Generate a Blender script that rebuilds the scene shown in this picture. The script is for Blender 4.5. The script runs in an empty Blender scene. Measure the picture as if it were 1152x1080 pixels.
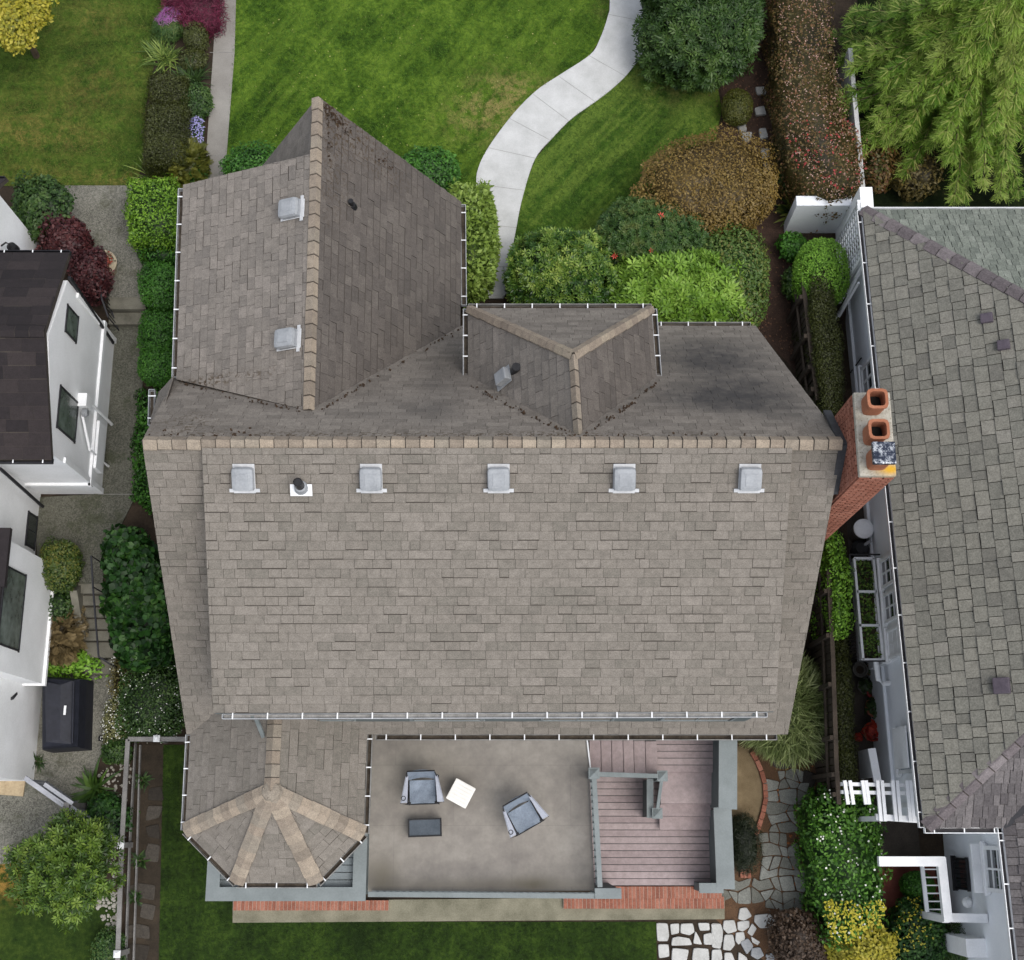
import bpy, bmesh, math, random
import numpy as np
from mathutils import Vector, Matrix
random.seed(7); RNG = np.random.default_rng(7)
scene = bpy.context.scene
C = scene.collection
R = math.radians

# ------------------------------------------------------------------ camera, sky, sun, exposure
F, TH, HC = 1450.0, R(15.0), 28.5          # focal length in photo pixels, tilt from straight down, height
cam = bpy.data.cameras.new('camera'); camo = bpy.data.objects.new('camera', cam); C.objects.link(camo)
camo.location = (0, 0, HC); camo.rotation_euler = (TH, 0, 0)
cam.sensor_fit = 'HORIZONTAL'; cam.sensor_width = 36.0; cam.lens = 36.0*F/1152.0
cam.clip_start = 0.1; cam.clip_end = 1000
scene.camera = camo
SUN_EL, SUN_AZ = 64.0, 128.0               # soft light from the south-west
w = bpy.data.worlds.new('World'); scene.world = w; w.use_nodes = True
nt = w.node_tree; bg = nt.nodes['Background']
sky = nt.nodes.new('ShaderNodeTexSky'); sky.sky_type = 'NISHITA'; sky.sun_disc = False
sky.sun_elevation = R(SUN_EL); sky.sun_rotation = R(SUN_AZ)
sky.air_density = 1.0; sky.dust_density = 2.5; sky.ozone_density = 0.6
hs = nt.nodes.new('ShaderNodeHueSaturation'); hs.inputs['Saturation'].default_value = .38   # overcast: the cloud layer greys the sky
nt.links.new(sky.outputs[0], hs.inputs['Color']); nt.links.new(hs.outputs[0], bg.inputs[0]); bg.inputs[1].default_value = 0.15
sl = bpy.data.lights.new('sun', 'SUN'); sl.energy = 0.75; sl.angle = R(38); sl.color = (1, .95, .88)
so = bpy.data.objects.new('sun', sl); C.objects.link(so)
sd = Vector((math.sin(R(SUN_AZ))*math.cos(R(SUN_EL)), math.cos(R(SUN_AZ))*math.cos(R(SUN_EL)), math.sin(R(SUN_EL))))
so.rotation_euler = sd.to_track_quat('Z', 'Y').to_euler(); so.location = (0, 0, 40)
scene.view_settings.view_transform = 'Standard'; scene.view_settings.look = 'None'
scene.view_settings.gamma = 1.0; scene.view_settings.exposure = 0.85
scene.render.resolution_x = 1024; scene.render.resolution_y = 960

# ------------------------------------------------------------------ survey: where a sight line meets a level
ST, CT = math.sin(TH), math.cos(TH)
def P(px, py, h):
    v = py - 540.0; n = F*ST - v*CT; d = F*CT + v*ST; k = (HC - h)/d
    return Vector(((px - 576.0)*k, n*k, h))
KN = [(-150, -.9), (3.6, -.9), (5.15, .1), (11.4, .1), (12.0, .4), (150, .4)]
def zg(y):
    for (a, za), (b, zb) in zip(KN, KN[1:]):
        if y <= b: return za + (zb - za)*(y - a)/(b - a)
    return .4
def G(px, py, off=0.0):
    h = 0.0
    for _ in range(12):
        p = P(px, py, h); h = zg(p.y) + off
    return P(px, py, h)

# ------------------------------------------------------------------ materials
def srgb(c):
    return tuple(((x/255)/12.92 if x/255 <= .04045 else ((x/255 + .055)/1.055)**2.4) for x in c)
def N(t, typ, **kw):
    n = t.nodes.new(typ)
    for k, v in kw.items(): setattr(n, k, v)
    return n
def ramp(t, fac, stops, interp='LINEAR'):
    r = N(t, 'ShaderNodeValToRGB'); r.color_ramp.interpolation = interp
    e = r.color_ramp.elements
    e[0].position = stops[0][0]; e[0].color = (*stops[0][1], 1)
    e[1].position = stops[-1][0]; e[1].color = (*stops[-1][1], 1)
    for p, c in stops[1:-1]:
        x = e.new(p); x.color = (*c, 1)
    t.links.new(fac, r.inputs[0]); return r.outputs[0]
def noise(t, scale, detail=4, rough=.55, vec=None, dist=0):
    n = N(t, 'ShaderNodeTexNoise'); n.inputs['Scale'].default_value = scale
    n.inputs['Detail'].default_value = detail; n.inputs['Roughness'].default_value = rough
    n.inputs['Distortion'].default_value = dist
    if vec is None:
        g = N(t, 'ShaderNodeNewGeometry'); vec = g.outputs['Position']
    t.links.new(vec, n.inputs['Vector']); return n.outputs[0]
def mapv(t, scale=(1, 1, 1), rot=(0, 0, 0)):
    g = N(t, 'ShaderNodeNewGeometry'); q = N(t, 'ShaderNodeMapping'); q.inputs['Rotation'].default_value = rot
    m = N(t, 'ShaderNodeMapping'); m.inputs['Scale'].default_value = scale
    t.links.new(g.outputs['Position'], q.inputs[0]); t.links.new(q.outputs[0], m.inputs[0]); return m.outputs[0]
def mix(t, fac, a, b, mode='MIX'):
    m = N(t, 'ShaderNodeMix', data_type='RGBA', blend_type=mode)
    if isinstance(fac, float): m.inputs[0].default_value = fac
    else: t.links.new(fac, m.inputs[0])
    for v, i in ((a, 6), (b, 7)):
        if isinstance(v, tuple): m.inputs[i].default_value = (*v, 1)
        else: t.links.new(v, m.inputs[i])
    return m.outputs[2]
def math_(t, op, a, b=0.0, clamp=False):
    m = N(t, 'ShaderNodeMath', operation=op, use_clamp=clamp)
    for v, i in ((a, 0), (b, 1)):
        if isinstance(v, (int, float)): m.inputs[i].default_value = v
        else: t.links.new(v, m.inputs[i])
    return m.outputs[0]
def smooth(t, x, lo, hi):
    m = N(t, 'ShaderNodeMapRange', interpolation_type='SMOOTHSTEP')
    t.links.new(x, m.inputs[0]); m.inputs[1].default_value = lo; m.inputs[2].default_value = hi
    return m.outputs[0]
def newmat(name):
    m = bpy.data.materials.new(name); m.use_nodes = True
    t = m.node_tree; b = t.nodes['Principled BSDF']; b.inputs['Roughness'].default_value = .85
    b.inputs['Specular IOR Level'].default_value = .3
    return m, t, b
def bump(t, b, h, s=.3, d=.02):
    n = N(t, 'ShaderNodeBump'); n.inputs['Strength'].default_value = s; n.inputs['Distance'].default_value = d
    t.links.new(h, n.inputs['Height']); t.links.new(n.outputs[0], b.inputs['Normal'])
def pmat(name, c1, c2, scale=3, fine=40, rough=.85, bs=.25, metal=0, finefac=.35, spec=.3):
    """two-tone weathered surface: broad patches plus fine grain"""
    m, t, b = newmat(name); c1 = srgb(c1); c2 = srgb(c2)
    n1 = noise(t, scale, 5); n2 = noise(t, fine, 3)
    f = math_(t, 'ADD', math_(t, 'MULTIPLY', n1, 1-finefac), math_(t, 'MULTIPLY', n2, finefac))
    col = ramp(t, f, [(.33, c1), (.67, c2)])
    t.links.new(col, b.inputs['Base Color']); b.inputs['Roughness'].default_value = rough
    b.inputs['Metallic'].default_value = metal; b.inputs['Specular IOR Level'].default_value = spec
    if bs: bump(t, b, n2, bs, .01)
    return m
def blobs(t, pts):
    """stain mask: sum of soft round patches at world places (x, y, radius_x, radius_y, amount)"""
    g = N(t, 'ShaderNodeNewGeometry'); s = N(t, 'ShaderNodeSeparateXYZ'); t.links.new(g.outputs['Position'], s.inputs[0])
    tot = None
    for x, y, rx, ry, a in pts:
        dx = math_(t, 'DIVIDE', math_(t, 'SUBTRACT', s.outputs[0], x), rx)
        dy = math_(t, 'DIVIDE', math_(t, 'SUBTRACT', s.outputs[1], y), ry)
        r2 = math_(t, 'ADD', math_(t, 'MULTIPLY', dx, dx), math_(t, 'MULTIPLY', dy, dy))
        e = math_(t, 'MULTIPLY', math_(t, 'POWER', 2.718, math_(t, 'MULTIPLY', r2, -1.0)), a)
        tot = e if tot is None else math_(t, 'ADD', tot, e)
    return tot
def tabmat(name, stops, stain=None, stainc=(52, 50, 49), grain=60, rough=.9, var=.35, moss=None, gs=1.0):
    """roofing laid in separate tabs: each tab has its own tone, then grain, then stains"""
    m, t, b = newmat(name)
    a = N(t, 'ShaderNodeAttribute', attribute_name='rnd')
    n1 = noise(t, .7, 4); n2 = noise(t, grain, 3, .7); n3 = noise(t, 9, 4, .6)
    f = math_(t, 'ADD', math_(t, 'MULTIPLY', a.outputs['Fac'], .62), math_(t, 'MULTIPLY', n1, var), True)
    col = ramp(t, f, [(p, srgb(c)) for p, c in stops])
    g = ramp(t, n2, [(.3, (1-.34*gs,)*3), (.7, (1+.22*gs,)*3)])
    col = mix(t, 1.0, col, g, 'MULTIPLY')
    g2 = ramp(t, n3, [(.3, (.84,)*3), (.7, (1.12,)*3)])
    col = mix(t, 1.0, col, g2, 'MULTIPLY')
    if stain:
        s = blobs(t, stain); n4 = noise(t, 2.6, 5, .65); s = smooth(t, math_(t, 'MULTIPLY', s, math_(t, 'ADD', math_(t, 'MULTIPLY', n4, 1.1), math_(t, 'MULTIPLY', n3, .7))), .12, .95); s = math_(t, 'MULTIPLY', s, .92)
        col = mix(t, s, col, srgb(stainc))
    if moss:
        s = blobs(t, moss); k = smooth(t, noise(t, 14, 4, .7), .5, .6)
        col = mix(t, math_(t, 'MULTIPLY', s, k, True), col, srgb((62, 48, 30)))
    t.links.new(col, b.inputs['Base Color']); b.inputs['Roughness'].default_value = rough
    bump(t, b, n2, .35, .006); return m
def leafmat(name, cols, gloss=.5, trans=.2, patch=1.6):
    m, t, b = newmat(name)
    a = N(t, 'ShaderNodeAttribute', attribute_name='rnd')
    n1 = noise(t, patch, 3)
    f = math_(t, 'ADD', math_(t, 'MULTIPLY', a.outputs['Fac'], .72), math_(t, 'MULTIPLY', math_(t, 'SUBTRACT', n1, .36), .85), True)
    k = len(cols)
    col = ramp(t, f, [(i/(k-1), srgb(c)) for i, c in enumerate(cols)])
    t.links.new(col, b.inputs['Base Color']); b.inputs['Roughness'].default_value = gloss
    b.inputs['Specular IOR Level'].default_value = .35
    tr = N(t, 'ShaderNodeBsdfTranslucent'); t.links.new(col, tr.inputs[0])
    ms = N(t, 'ShaderNodeMixShader'); ms.inputs[0].default_value = trans
    t.links.new(b.outputs[0], ms.inputs[1]); t.links.new(tr.outputs[0], ms.inputs[2])
    t.links.new(ms.outputs[0], t.nodes['Material Output'].inputs[0]); return m

# ------------------------------------------------------------------ mesh building
ORG = {}
def wo(o):
    return ORG.get(o.name, Vector((0, 0, 0))) if o else Vector((0, 0, 0))
class MB:
    def __init__(s): s.v = []; s.f = []; s.r = []; s.m = []
    def poly(s, pts, rnd=0.5, m=0):
        i = len(s.v); s.v += [tuple(p) for p in pts]; s.f.append(tuple(range(i, i+len(pts)))); s.r.append(rnd); s.m.append(m)
    def add(s, vs, fs, rnd=.5, m=0):
        i = len(s.v); s.v += [tuple(p) for p in vs]
        for f in fs: s.f.append(tuple(i+k for k in f)); s.r.append(rnd); s.m.append(m)
    def prism(s, pts, z0, z1, rnd=.5, m=0):
        n = len(pts); a = sum(pts[i][0]*pts[(i+1) % n][1]-pts[(i+1) % n][0]*pts[i][1] for i in range(n))
        if a < 0: pts = pts[::-1]
        vs = [(p[0], p[1], z0) for p in pts]+[(p[0], p[1], z1) for p in pts]
        s.add(vs, [tuple(range(n-1, -1, -1)), tuple(range(n, 2*n))]+[(i, (i+1) % n, (i+1) % n+n, i+n) for i in range(n)], rnd, m)
    def box(s, c, d, rz=0, rnd=.5, m=0, M=None, bev=0):
        """box centred at c with sizes d; M: optional frame"""
        bm = bmesh.new(); bmesh.ops.create_cube(bm, size=1)
        for v in bm.verts: v.co = Vector((v.co.x*d[0], v.co.y*d[1], v.co.z*d[2]))
        if bev: bmesh.ops.bevel(bm, geom=bm.edges[:], offset=bev, segments=2, affect='EDGES', profile=.6)
        X = (M if M else Matrix.Identity(4)) @ Matrix.Translation(c) @ Matrix.Rotation(rz, 4, 'Z')
        bm.verts.index_update()
        s.add([X @ v.co for v in bm.verts], [tuple(v.index for v in f.verts) for f in bm.faces], rnd, m); bm.free()
    def beam(s, a, b, wd, ht, rnd=.5, m=0, bev=0):
        """rectangular bar from a to b; wd sideways, ht vertical"""
        a = Vector(a); b = Vector(b); d = (b-a); L = d.length; d.normalize()
        side = d.cross(Vector((0, 0, 1)));
        if side.length < 1e-4: side = Vector((1, 0, 0))
        side.normalize(); up = side.cross(d)
        M = Matrix(((d.x, side.x, up.x, (a.x+b.x)/2), (d.y, side.y, up.y, (a.y+b.y)/2), (d.z, side.z, up.z, (a.z+b.z)/2), (0, 0, 0, 1)))
        s.box((0, 0, 0), (L, wd, ht), 0, rnd, m, M, bev)
    def tube(s, pts, r, n=8, rnd=.5, m=0, caps=True):
        pts = [Vector(p) for p in pts]; rs = r if isinstance(r, (list, tuple)) else [r]*len(pts)
        base = len(s.v)
        for i, p in enumerate(pts):
            d = (pts[min(i+1, len(pts)-1)]-pts[max(i-1, 0)]).normalized()
            a = d.orthogonal().normalized() if abs(d.z) < .99 else Vector((1, 0, 0)); b2 = d.cross(a).normalized(); a = b2.cross(d)
            for k in range(n):
                t = 2*math.pi*k/n; s.v.append(tuple(p+(a*math.cos(t)+b2*math.sin(t))*rs[i]))
        for i in range(len(pts)-1):
            for k in range(n):
                s.f.append((base+i*n+k, base+i*n+(k+1) % n, base+(i+1)*n+(k+1) % n, base+(i+1)*n+k)); s.r.append(rnd); s.m.append(m)
        if caps:
            s.f.append(tuple(base+k for k in range(n-1, -1, -1))); s.r.append(rnd); s.m.append(m)
            s.f.append(tuple(base+(len(pts)-1)*n+k for k in range(n))); s.r.append(rnd); s.m.append(m)
    def lathe(s, c, prof, n=20, rnd=.5, m=0, sq=0):
        """revolve (radius, z) profile about c; sq squares the section"""
        base = len(s.v)
        for (r, z) in prof:
            for k in range(n):
                t = 2*math.pi*k/n; x, y = math.cos(t), math.sin(t)
                if sq:
                    q = (abs(x)**sq+abs(y)**sq)**(-1/sq); x *= q; y *= q
                s.v.append((c[0]+r*x, c[1]+r*y, c[2]+z))
        for i in range(len(prof)-1):
            for k in range(n):
                s.f.append((base+i*n+k, base+i*n+(k+1) % n, base+(i+1)*n+(k+1) % n, base+(i+1)*n+k)); s.r.append(rnd); s.m.append(m)
        s.f.append(tuple(base+k for k in range(n-1, -1, -1))); s.r.append(rnd); s.m.append(m)
        s.f.append(tuple(base+(len(prof)-1)*n+k for k in range(n))); s.r.append(rnd); s.m.append(m)
    def build(s, name, mats, parent=None, smooth=False, origin=None):
        o0 = wo(parent)
        if origin is not None: o0 = Vector(origin)
        me = bpy.data.meshes.new(name)
        me.from_pydata([(x-o0.x, y-o0.y, z-o0.z) for x, y, z in s.v], [], s.f); 
        if not isinstance(mats, (list, tuple)): mats = [mats]
        for mm in mats: me.materials.append(mm)
        me.polygons.foreach_set('material_index', s.m)
        at = me.attributes.new('rnd', 'FLOAT', 'FACE'); at.data.foreach_set('value', s.r)
        if smooth: me.polygons.foreach_set('use_smooth', [True]*len(s.f))
        me.update()
        o = bpy.data.objects.new(name, me); C.objects.link(o)
        if parent: o.parent = parent
        elif origin is not None: o.location = origin
        ORG[o.name] = o0; return o
def tag(o, label=None, cat=None, group=None, kind=None):
    if label: o['label'] = label
    if cat: o['category'] = cat
    if group: o['group'] = group
    if kind: o['kind'] = kind
    return o
def thing(name, loc, label, cat, group=None):
    o = bpy.data.objects.new(name, None); C.objects.link(o); o.location = loc; o.empty_display_size = .3
    ORG[o.name] = Vector(loc); return tag(o, label, cat, group)
def place(root, loc, rz):
    """move a thing built round its origin to its place"""
    root.location = loc; root.rotation_euler = (0, 0, rz)
def copy_tree(o, parent=None):
    c = o.copy(); C.objects.link(c)
    if parent: c.parent = parent
    for ch in list(o.children): copy_tree(ch, c)
    return c

# ------------------------------------------------------------------ foliage
def leaf_t(kind):
    if kind == 'leaf':
        return np.array([(0, 0, 0), (.28, .45, .06), (0, 1, -.04), (-.28, .45, .06)]), [(0, 1, 2, 3)]
    if kind == 'round':
        return np.array([(0, 0, 0), (.4, .2, .05), (.45, .65, .03), (0, 1, -.05), (-.45, .65, .03), (-.4, .2, .05)]), [(0, 1, 2, 3), (0, 3, 4, 5)]
    if kind == 'needle':
        return np.array([(-.05, 0, 0), (.05, 0, 0), (.02, 1, 0), (-.02, 1, 0)]), [(0, 1, 2, 3)]
    if kind == 'blade':
        return np.array([(-.035, 0, 0), (.035, 0, 0), (.03, .5, .0), (-.03, .5, .0), (0, 1, -.12)]), [(0, 1, 2, 3), (3, 2, 4)]
    if kind == 'whorl':
        v = []; f = []
        for k in range(7):
            a = k*2*math.pi/7+.2; el = .25+.35*(k % 2)
            d = np.array((math.cos(a)*math.cos(el), math.sin(a)*math.cos(el), math.sin(el))); sd_ = np.array((-math.sin(a), math.cos(a), 0))
            i = len(v); v += [d*.05, d*.55+sd_*.15, d, d*.55-sd_*.15]; f.append((i, i+1, i+2, i+3))
        return np.array(v), f
    if kind == 'spray':
        v = [(-.02, 0, 0), (.02, 0, 0), (0, 1, 0)]; f = [(0, 1, 2)]
        for k in range(8):
            y = .06+k*.115; L = .34*(1-abs(y-.3)*.95)+.05
            for s_ in (-1, 1):
                i = len(v); v += [(0, y-.02, 0), (s_*L, y+L*.9, -.04), (s_*L*.45-s_*.03, y+L*.6+.03, .01), (0, y+.03, 0)]; f.append((i, i+1, i+2, i+3))
        return np.array(v), f
TPL = {k: leaf_t(k) for k in ('leaf', 'round', 'needle', 'blade', 'whorl', 'spray')}
def unit(a): return a/np.maximum(np.linalg.norm(a, axis=1, keepdims=True), 1e-9)
class Foliage:
    def __init__(s): s.V = []; s.L = []; s.T = []; s.Rn = []; s.n = 0; s.mi = []
    def leaves(s, pts, zdir, kind, size, ydir=None, mi=0, rnd=None, sj=.35):
        """one leaf or cluster per point; zdir = face normal, ydir = growth direction"""
        tv, tf = TPL[kind]; n = len(pts)
        if n == 0: return
        z = unit(zdir)
        y = RNG.normal(size=(n, 3)) if ydir is None else np.array(ydir)
        y = unit(y-(y*z).sum(1, keepdims=True)*z); x = np.cross(y, z)
        sz = size*(1+sj*RNG.uniform(-1, 1, n))[:, None, None]
        V = (tv[None, :, 0, None]*x[:, None, :]+tv[None, :, 1, None]*y[:, None, :]+tv[None, :, 2, None]*z[:, None, :])*sz+pts[:, None, :]
        s.V.append(V.reshape(-1, 3)); k = tv.shape[0]
        base = s.n+np.arange(n)*k
        rr = RNG.uniform(0, 1, n) if rnd is None else rnd
        for f in tf:
            s.L.append((base[:, None]+np.array(f)[None, :]).reshape(-1)); s.T.append(np.full(n, len(f)))
            s.Rn.append(np.clip(rr+RNG.uniform(-.12, .12, n), 0, 1)); s.mi.append(np.full(n, mi))
        s.n += n*k
    def solid(s, verts, faces, mi=0, rnd=.1):
        verts = np.array(verts, float); s.V.append(verts)
        s.L.append(np.array([i+s.n for f in faces for i in f])); s.T.append(np.array([len(f) for f in faces]))
        s.Rn.append(np.full(len(faces), rnd)); s.mi.append(np.full(len(faces), mi)); s.n += len(verts)
    def build(s, name, mats, parent=None, origin=None):
        o0 = wo(parent) if origin is None else Vector(origin)
        V = np.concatenate(s.V)-np.array(o0)[None]; L = np.concatenate(s.L); T = np.concatenate(s.T)
        me = bpy.data.meshes.new(name); me.vertices.add(len(V)); me.vertices.foreach_set('co', V.astype(np.float32).reshape(-1))
        me.loops.add(len(L)); me.loops.foreach_set('vertex_index', L.astype(np.int32))
        me.polygons.add(len(T)); me.polygons.foreach_set('loop_start', (np.cumsum(T)-T).astype(np.int32))
        for mm in (mats if isinstance(mats, (list, tuple)) else [mats]): me.materials.append(mm)
        me.polygons.foreach_set('material_index', np.concatenate(s.mi).astype(np.int32))
        at = me.attributes.new('rnd', 'FLOAT', 'FACE'); at.data.foreach_set('value', np.concatenate(s.Rn).astype(np.float32))
        me.update(calc_edges=True); me.validate()
        o = bpy.data.objects.new(name, me); C.objects.link(o)
        if parent: o.parent = parent
        elif origin is not None: o.location = origin
        ORG[o.name] = o0; return o
def lump(d, seed, amp):
    """smooth bumpy radius factor for directions d"""
    r = np.random.default_rng(seed); out = np.ones(len(d))
    for _ in range(14):
        c = r.normal(size=3); c /= np.linalg.norm(c); w_ = r.uniform(.05, .22)
        out += amp*r.uniform(.3, 1)*np.exp(-(1-(d@c))/w_)
    for _ in range(110):
        c = r.normal(size=3); c /= np.linalg.norm(c); w_ = r.uniform(.004, .026)
        out += min(amp, .3)*r.uniform(-.95, .9)*np.exp(-(1-(d@c))/w_)
    return out/(1+amp*.5)
LASTK = [None]
def blob_pts(n, c, r, seed, amp=.18, power=2.0, low=-.35, depth=.16):
    d = unit(RNG.normal(size=(int(n*1.6), 3))); d = d[d[:, 2] > low][:n]
    q = (np.abs(d)**power).sum(1)**(-1/power)
    e_ = RNG.uniform(0, 1, len(d))**2; LASTK[0] = 1-e_; k = q*lump(d, seed, amp)*(1-depth*e_)*(1+(RNG.uniform(0, 1, len(d)) < .05)*RNG.uniform(0, .12, len(d))*min(1, amp*6))
    return np.array(c)+d*k[:, None]*np.array(r), unit(d/np.array(r))
def blob_core(c, r, seed, amp, power, sc=.84, nu=20, nv=10, low=-.6):
    vs = []; fs = []
    for j in range(nv+1):
        t = -math.asin(-low)+(math.pi/2+math.asin(-low))*j/nv
        for i in range(nu):
            a = 2*math.pi*i/nu; vs.append((math.cos(a)*math.cos(t), math.sin(a)*math.cos(t), math.sin(t)))
    d = np.array(vs); q = (np.abs(d)**power).sum(1)**(-1/power); V = np.array(c)+d*(q*lump(d, seed, amp)*sc)[:, None]*np.array(r)
    for j in range(nv):
        for i in range(nu): fs.append((j*nu+i, j*nu+(i+1) % nu, (j+1)*nu+(i+1) % nu, (j+1)*nu+i))
    return V, fs
BARK = pmat('bark', (52, 43, 34), (92, 78, 62), 6, 60)
_seed = [100]
def shrub(name, box, h, mat, label, cat='shrub', leaf='leaf', size=.08, n=3500, amp=.18, power=2.3, group=None, zb=None,
          up=.5, grow=None, flowers=None, depth=.34, twigs=0, sj=.35, zscale=1.0, core=.7):
    n = int(n*1.5)
    """rounded plant; box = outline in the survey photo (x0,y0,x1,y1), h = height above the ground"""
    _seed[0] += 1; sd_ = _seed[0]
    x0, y0, x1, y1 = box; g = G((x0+x1)/2, (y0+y1)/2); z0 = zg(g.y) if zb is None else zb
    zc = z0+h*.55
    a = P(x0, (y0+y1)/2, zc); b = P(x1, (y0+y1)/2, zc); t_ = P((x0+x1)/2, y0, zc+h*.1); u_ = P((x0+x1)/2, y1, zc+h*.1)
    c = Vector(((a.x+b.x)/2, (t_.y+u_.y)/2, zc)); r = ((b.x-a.x)/2*.97, (t_.y-u_.y)/2*.93, h*.5*zscale)
    root = thing(name, (c.x, c.y, z0), label, cat, group)
    f = Foliage(); pts, nr = blob_pts(n, c, r, sd_, amp, power, -.75, depth)
    m_ = pts[:, 2] > z0+.02; pts, nr = pts[m_], nr[m_]; outerness = LASTK[0][m_]
    zd = nr+np.array((0, 0, up))+RNG.normal(size=nr.shape)*.45
    yd = None
    if grow is not None: yd = nr*np.array((1, 1, .3))*grow[0]+np.array((0, 0, grow[1]*.3))+RNG.normal(size=nr.shape)*np.array((1, 1, .4))*grow[2]
    if grow is not None: zd = np.cross(yd, RNG.normal(size=nr.shape))
    f.leaves(pts, zd, leaf, size, yd, sj=sj, rnd=np.clip(.06+.3*outerness+.7*RNG.uniform(0, 1, len(pts)), 0, 1))  # outer leaves paler as new growth; inner crown shade is also coloured in
    V, fs = blob_core(c, r, sd_, amp, power, core); V[:, 2] = np.maximum(V[:, 2], z0-.05); f.solid(V, fs, rnd=.0)
    mats = [mat]
    if flowers:
        for k, (fm, cnt, fs_, lf, bias) in enumerate(flowers):
            p2, n2 = blob_pts(cnt*3, c, [q*1.02 for q in r], sd_, amp, power, .1, .06)
            if bias is not None:
                kk = np.argsort(np.linalg.norm((p2[:, :2]-np.array(c)[:2])/np.array(r)[:2]-np.array(bias[:2]), axis=1)+RNG.uniform(0, bias[2], len(p2)))
                p2, n2 = p2[kk], n2[kk]
            p2, n2 = p2[:cnt], n2[:cnt]; mats.append(fm)
            f.leaves(p2+np.array((0, 0, .02)), n2+np.array((0, 0, 1.0))+RNG.normal(size=n2.shape)*.3, lf, fs_, mi=k+1)
    f.build('foliage', mats, root)
    s = MB()
    for k in range(3 if h > .6 else 1):
        an = k*2.1+sd_; s.tube([(c.x+.05*math.cos(an), c.y+.05*math.sin(an), z0-.05), (c.x+.12*math.cos(an)*r[0], c.y+.12*math.sin(an)*r[1], z0+h*.3), (c.x+.35*math.cos(an)*r[0], c.y+.35*math.sin(an)*r[1], z0+h*.55)], [.03, .022, .012], 6)
    s.build('stem', BARK, root); return root
def inpoly(x, y, poly):
    ins = np.zeros(len(x), bool); n = len(poly)
    for i in range(n):
        x0, y0 = poly[i][0], poly[i][1]; x1, y1 = poly[(i+1) % n][0], poly[(i+1) % n][1]
        c = ((y0 > y) != (y1 > y)) & (x < (x1-x0)*(y-y0)/((y1-y0) if abs(y1-y0) > 1e-9 else 1e-9)+x0); ins ^= c
    return ins
def hedge(name, pix, h, mat, label, cat='hedge', leaf='leaf', size=.06, dens=330, group=None, zb=None, up=.4, flowers=None, wob=.05, rz=.08, tj=.5):
    """clipped hedge; pix = outline of its top in the survey photo"""
    _seed[0] += 1; sd_ = _seed[0]
    g = G(sum(p[0] for p in pix)/len(pix), sum(p[1] for p in pix)/len(pix)); z0 = zg(g.y) if zb is None else zb; z1 = z0+h
    top = [P(x, y, z1-.03) for x, y in pix]
    cx = sum(p.x for p in top)/len(top); cy = sum(p.y for p in top)/len(top)
    root = thing(name, (cx, cy, z0), label, cat, group); f = Foliage()
    xs = [p.x for p in top]; ys = [p.y for p in top]; A = (max(xs)-min(xs))*(max(ys)-min(ys)); n = int(A*dens)
    X = RNG.uniform(min(xs), max(xs), n); Y = RNG.uniform(min(ys), max(ys), n); k = inpoly(X, Y, [(p.x, p.y) for p in top]); X, Y = X[k], Y[k]
    # distance to the edge rounds the shoulders
    D = np.full(len(X), 9.)
    for i in range(len(top)):
        a, b = top[i], top[(i+1) % len(top)]; e = np.array((b.x-a.x, b.y-a.y)); L2 = (e**2).sum()
        t_ = np.clip(((X-a.x)*e[0]+(Y-a.y)*e[1])/L2, 0, 1); D = np.minimum(D, np.hypot(X-a.x-t_*e[0], Y-a.y-t_*e[1]))
    ph = sd_*1.3
    Z = z1-rz*np.exp(-D/.08)*1.3+wob*(np.sin(X*3.1+ph)*np.cos(Y*2.7+ph)+.6*np.sin(X*7.3+Y*5.9+ph))-RNG.uniform(0, 1, len(X))**2*.14
    pts = np.stack([X, Y, Z], 1); nr = np.tile((0, 0, 1.), (len(X), 1))
    f.leaves(pts, nr+RNG.normal(size=nr.shape)*tj, leaf, size, rnd=np.clip(RNG.uniform(0, 1, len(X))*.8+.2, 0, 1))
    for i in range(len(top)):
        a, b = top[i], top[(i+1) % len(top)]; e = Vector((b.x-a.x, b.y-a.y, 0)); m_ = int(e.length*h*dens*.8)
        o_ = Vector((e.y, -e.x, 0)).normalized()
        if (Vector(((a.x+b.x)/2-cx, (a.y+b.y)/2-cy, 0))).dot(o_) < 0: o_ = -o_
        t_ = RNG.uniform(-.01, 1.01, m_); zz = RNG.uniform(z0+.03, z1-.02, m_); w_ = RNG.uniform(-.08, .05, m_)+wob*np.sin(t_*e.length*4+zz*5+ph)
        pts = np.stack([a.x+e.x*t_+o_.x*w_, a.y+e.y*t_+o_.y*w_, zz], 1); nr = np.tile(np.array(o_)+np.array((0, 0, .25)), (m_, 1))
        f.leaves(pts, nr+RNG.normal(size=nr.shape)*tj, leaf, size)
    mats = [mat]
    if flowers:
        for q, (fm, cnt, fs_, lf, reg) in enumerate(flowers):
            mats.append(fm); xx = RNG.uniform(min(xs), max(xs), cnt*8); yy = RNG.uniform(min(ys), max(ys), cnt*8)
            k = inpoly(xx, yy, [(p.x, p.y) for p in top])
            if reg: k &= (yy > min(ys)+(max(ys)-min(ys))*reg[0]) & (yy < min(ys)+(max(ys)-min(ys))*reg[1])
            xx, yy = xx[k][:cnt], yy[k][:cnt]
            p2 = np.stack([xx, yy, z1+.02+wob*(np.sin(xx*3.1+ph)*np.cos(yy*2.7+ph)+.6*np.sin(xx*7.3+yy*5.9+ph))], 1)
            f.leaves(p2, np.tile((0, 0, 1.), (len(xx), 1))+RNG.normal(size=(len(xx), 3))*.35, lf, fs_, mi=q+1)
    ins = [((p.x-cx)*(1-.09/max(abs(p.x-cx), .2))+cx, (p.y-cy)*(1-.09/max(abs(p.y-cy), .2))+cy) for p in top]; m2 = len(ins)
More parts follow.
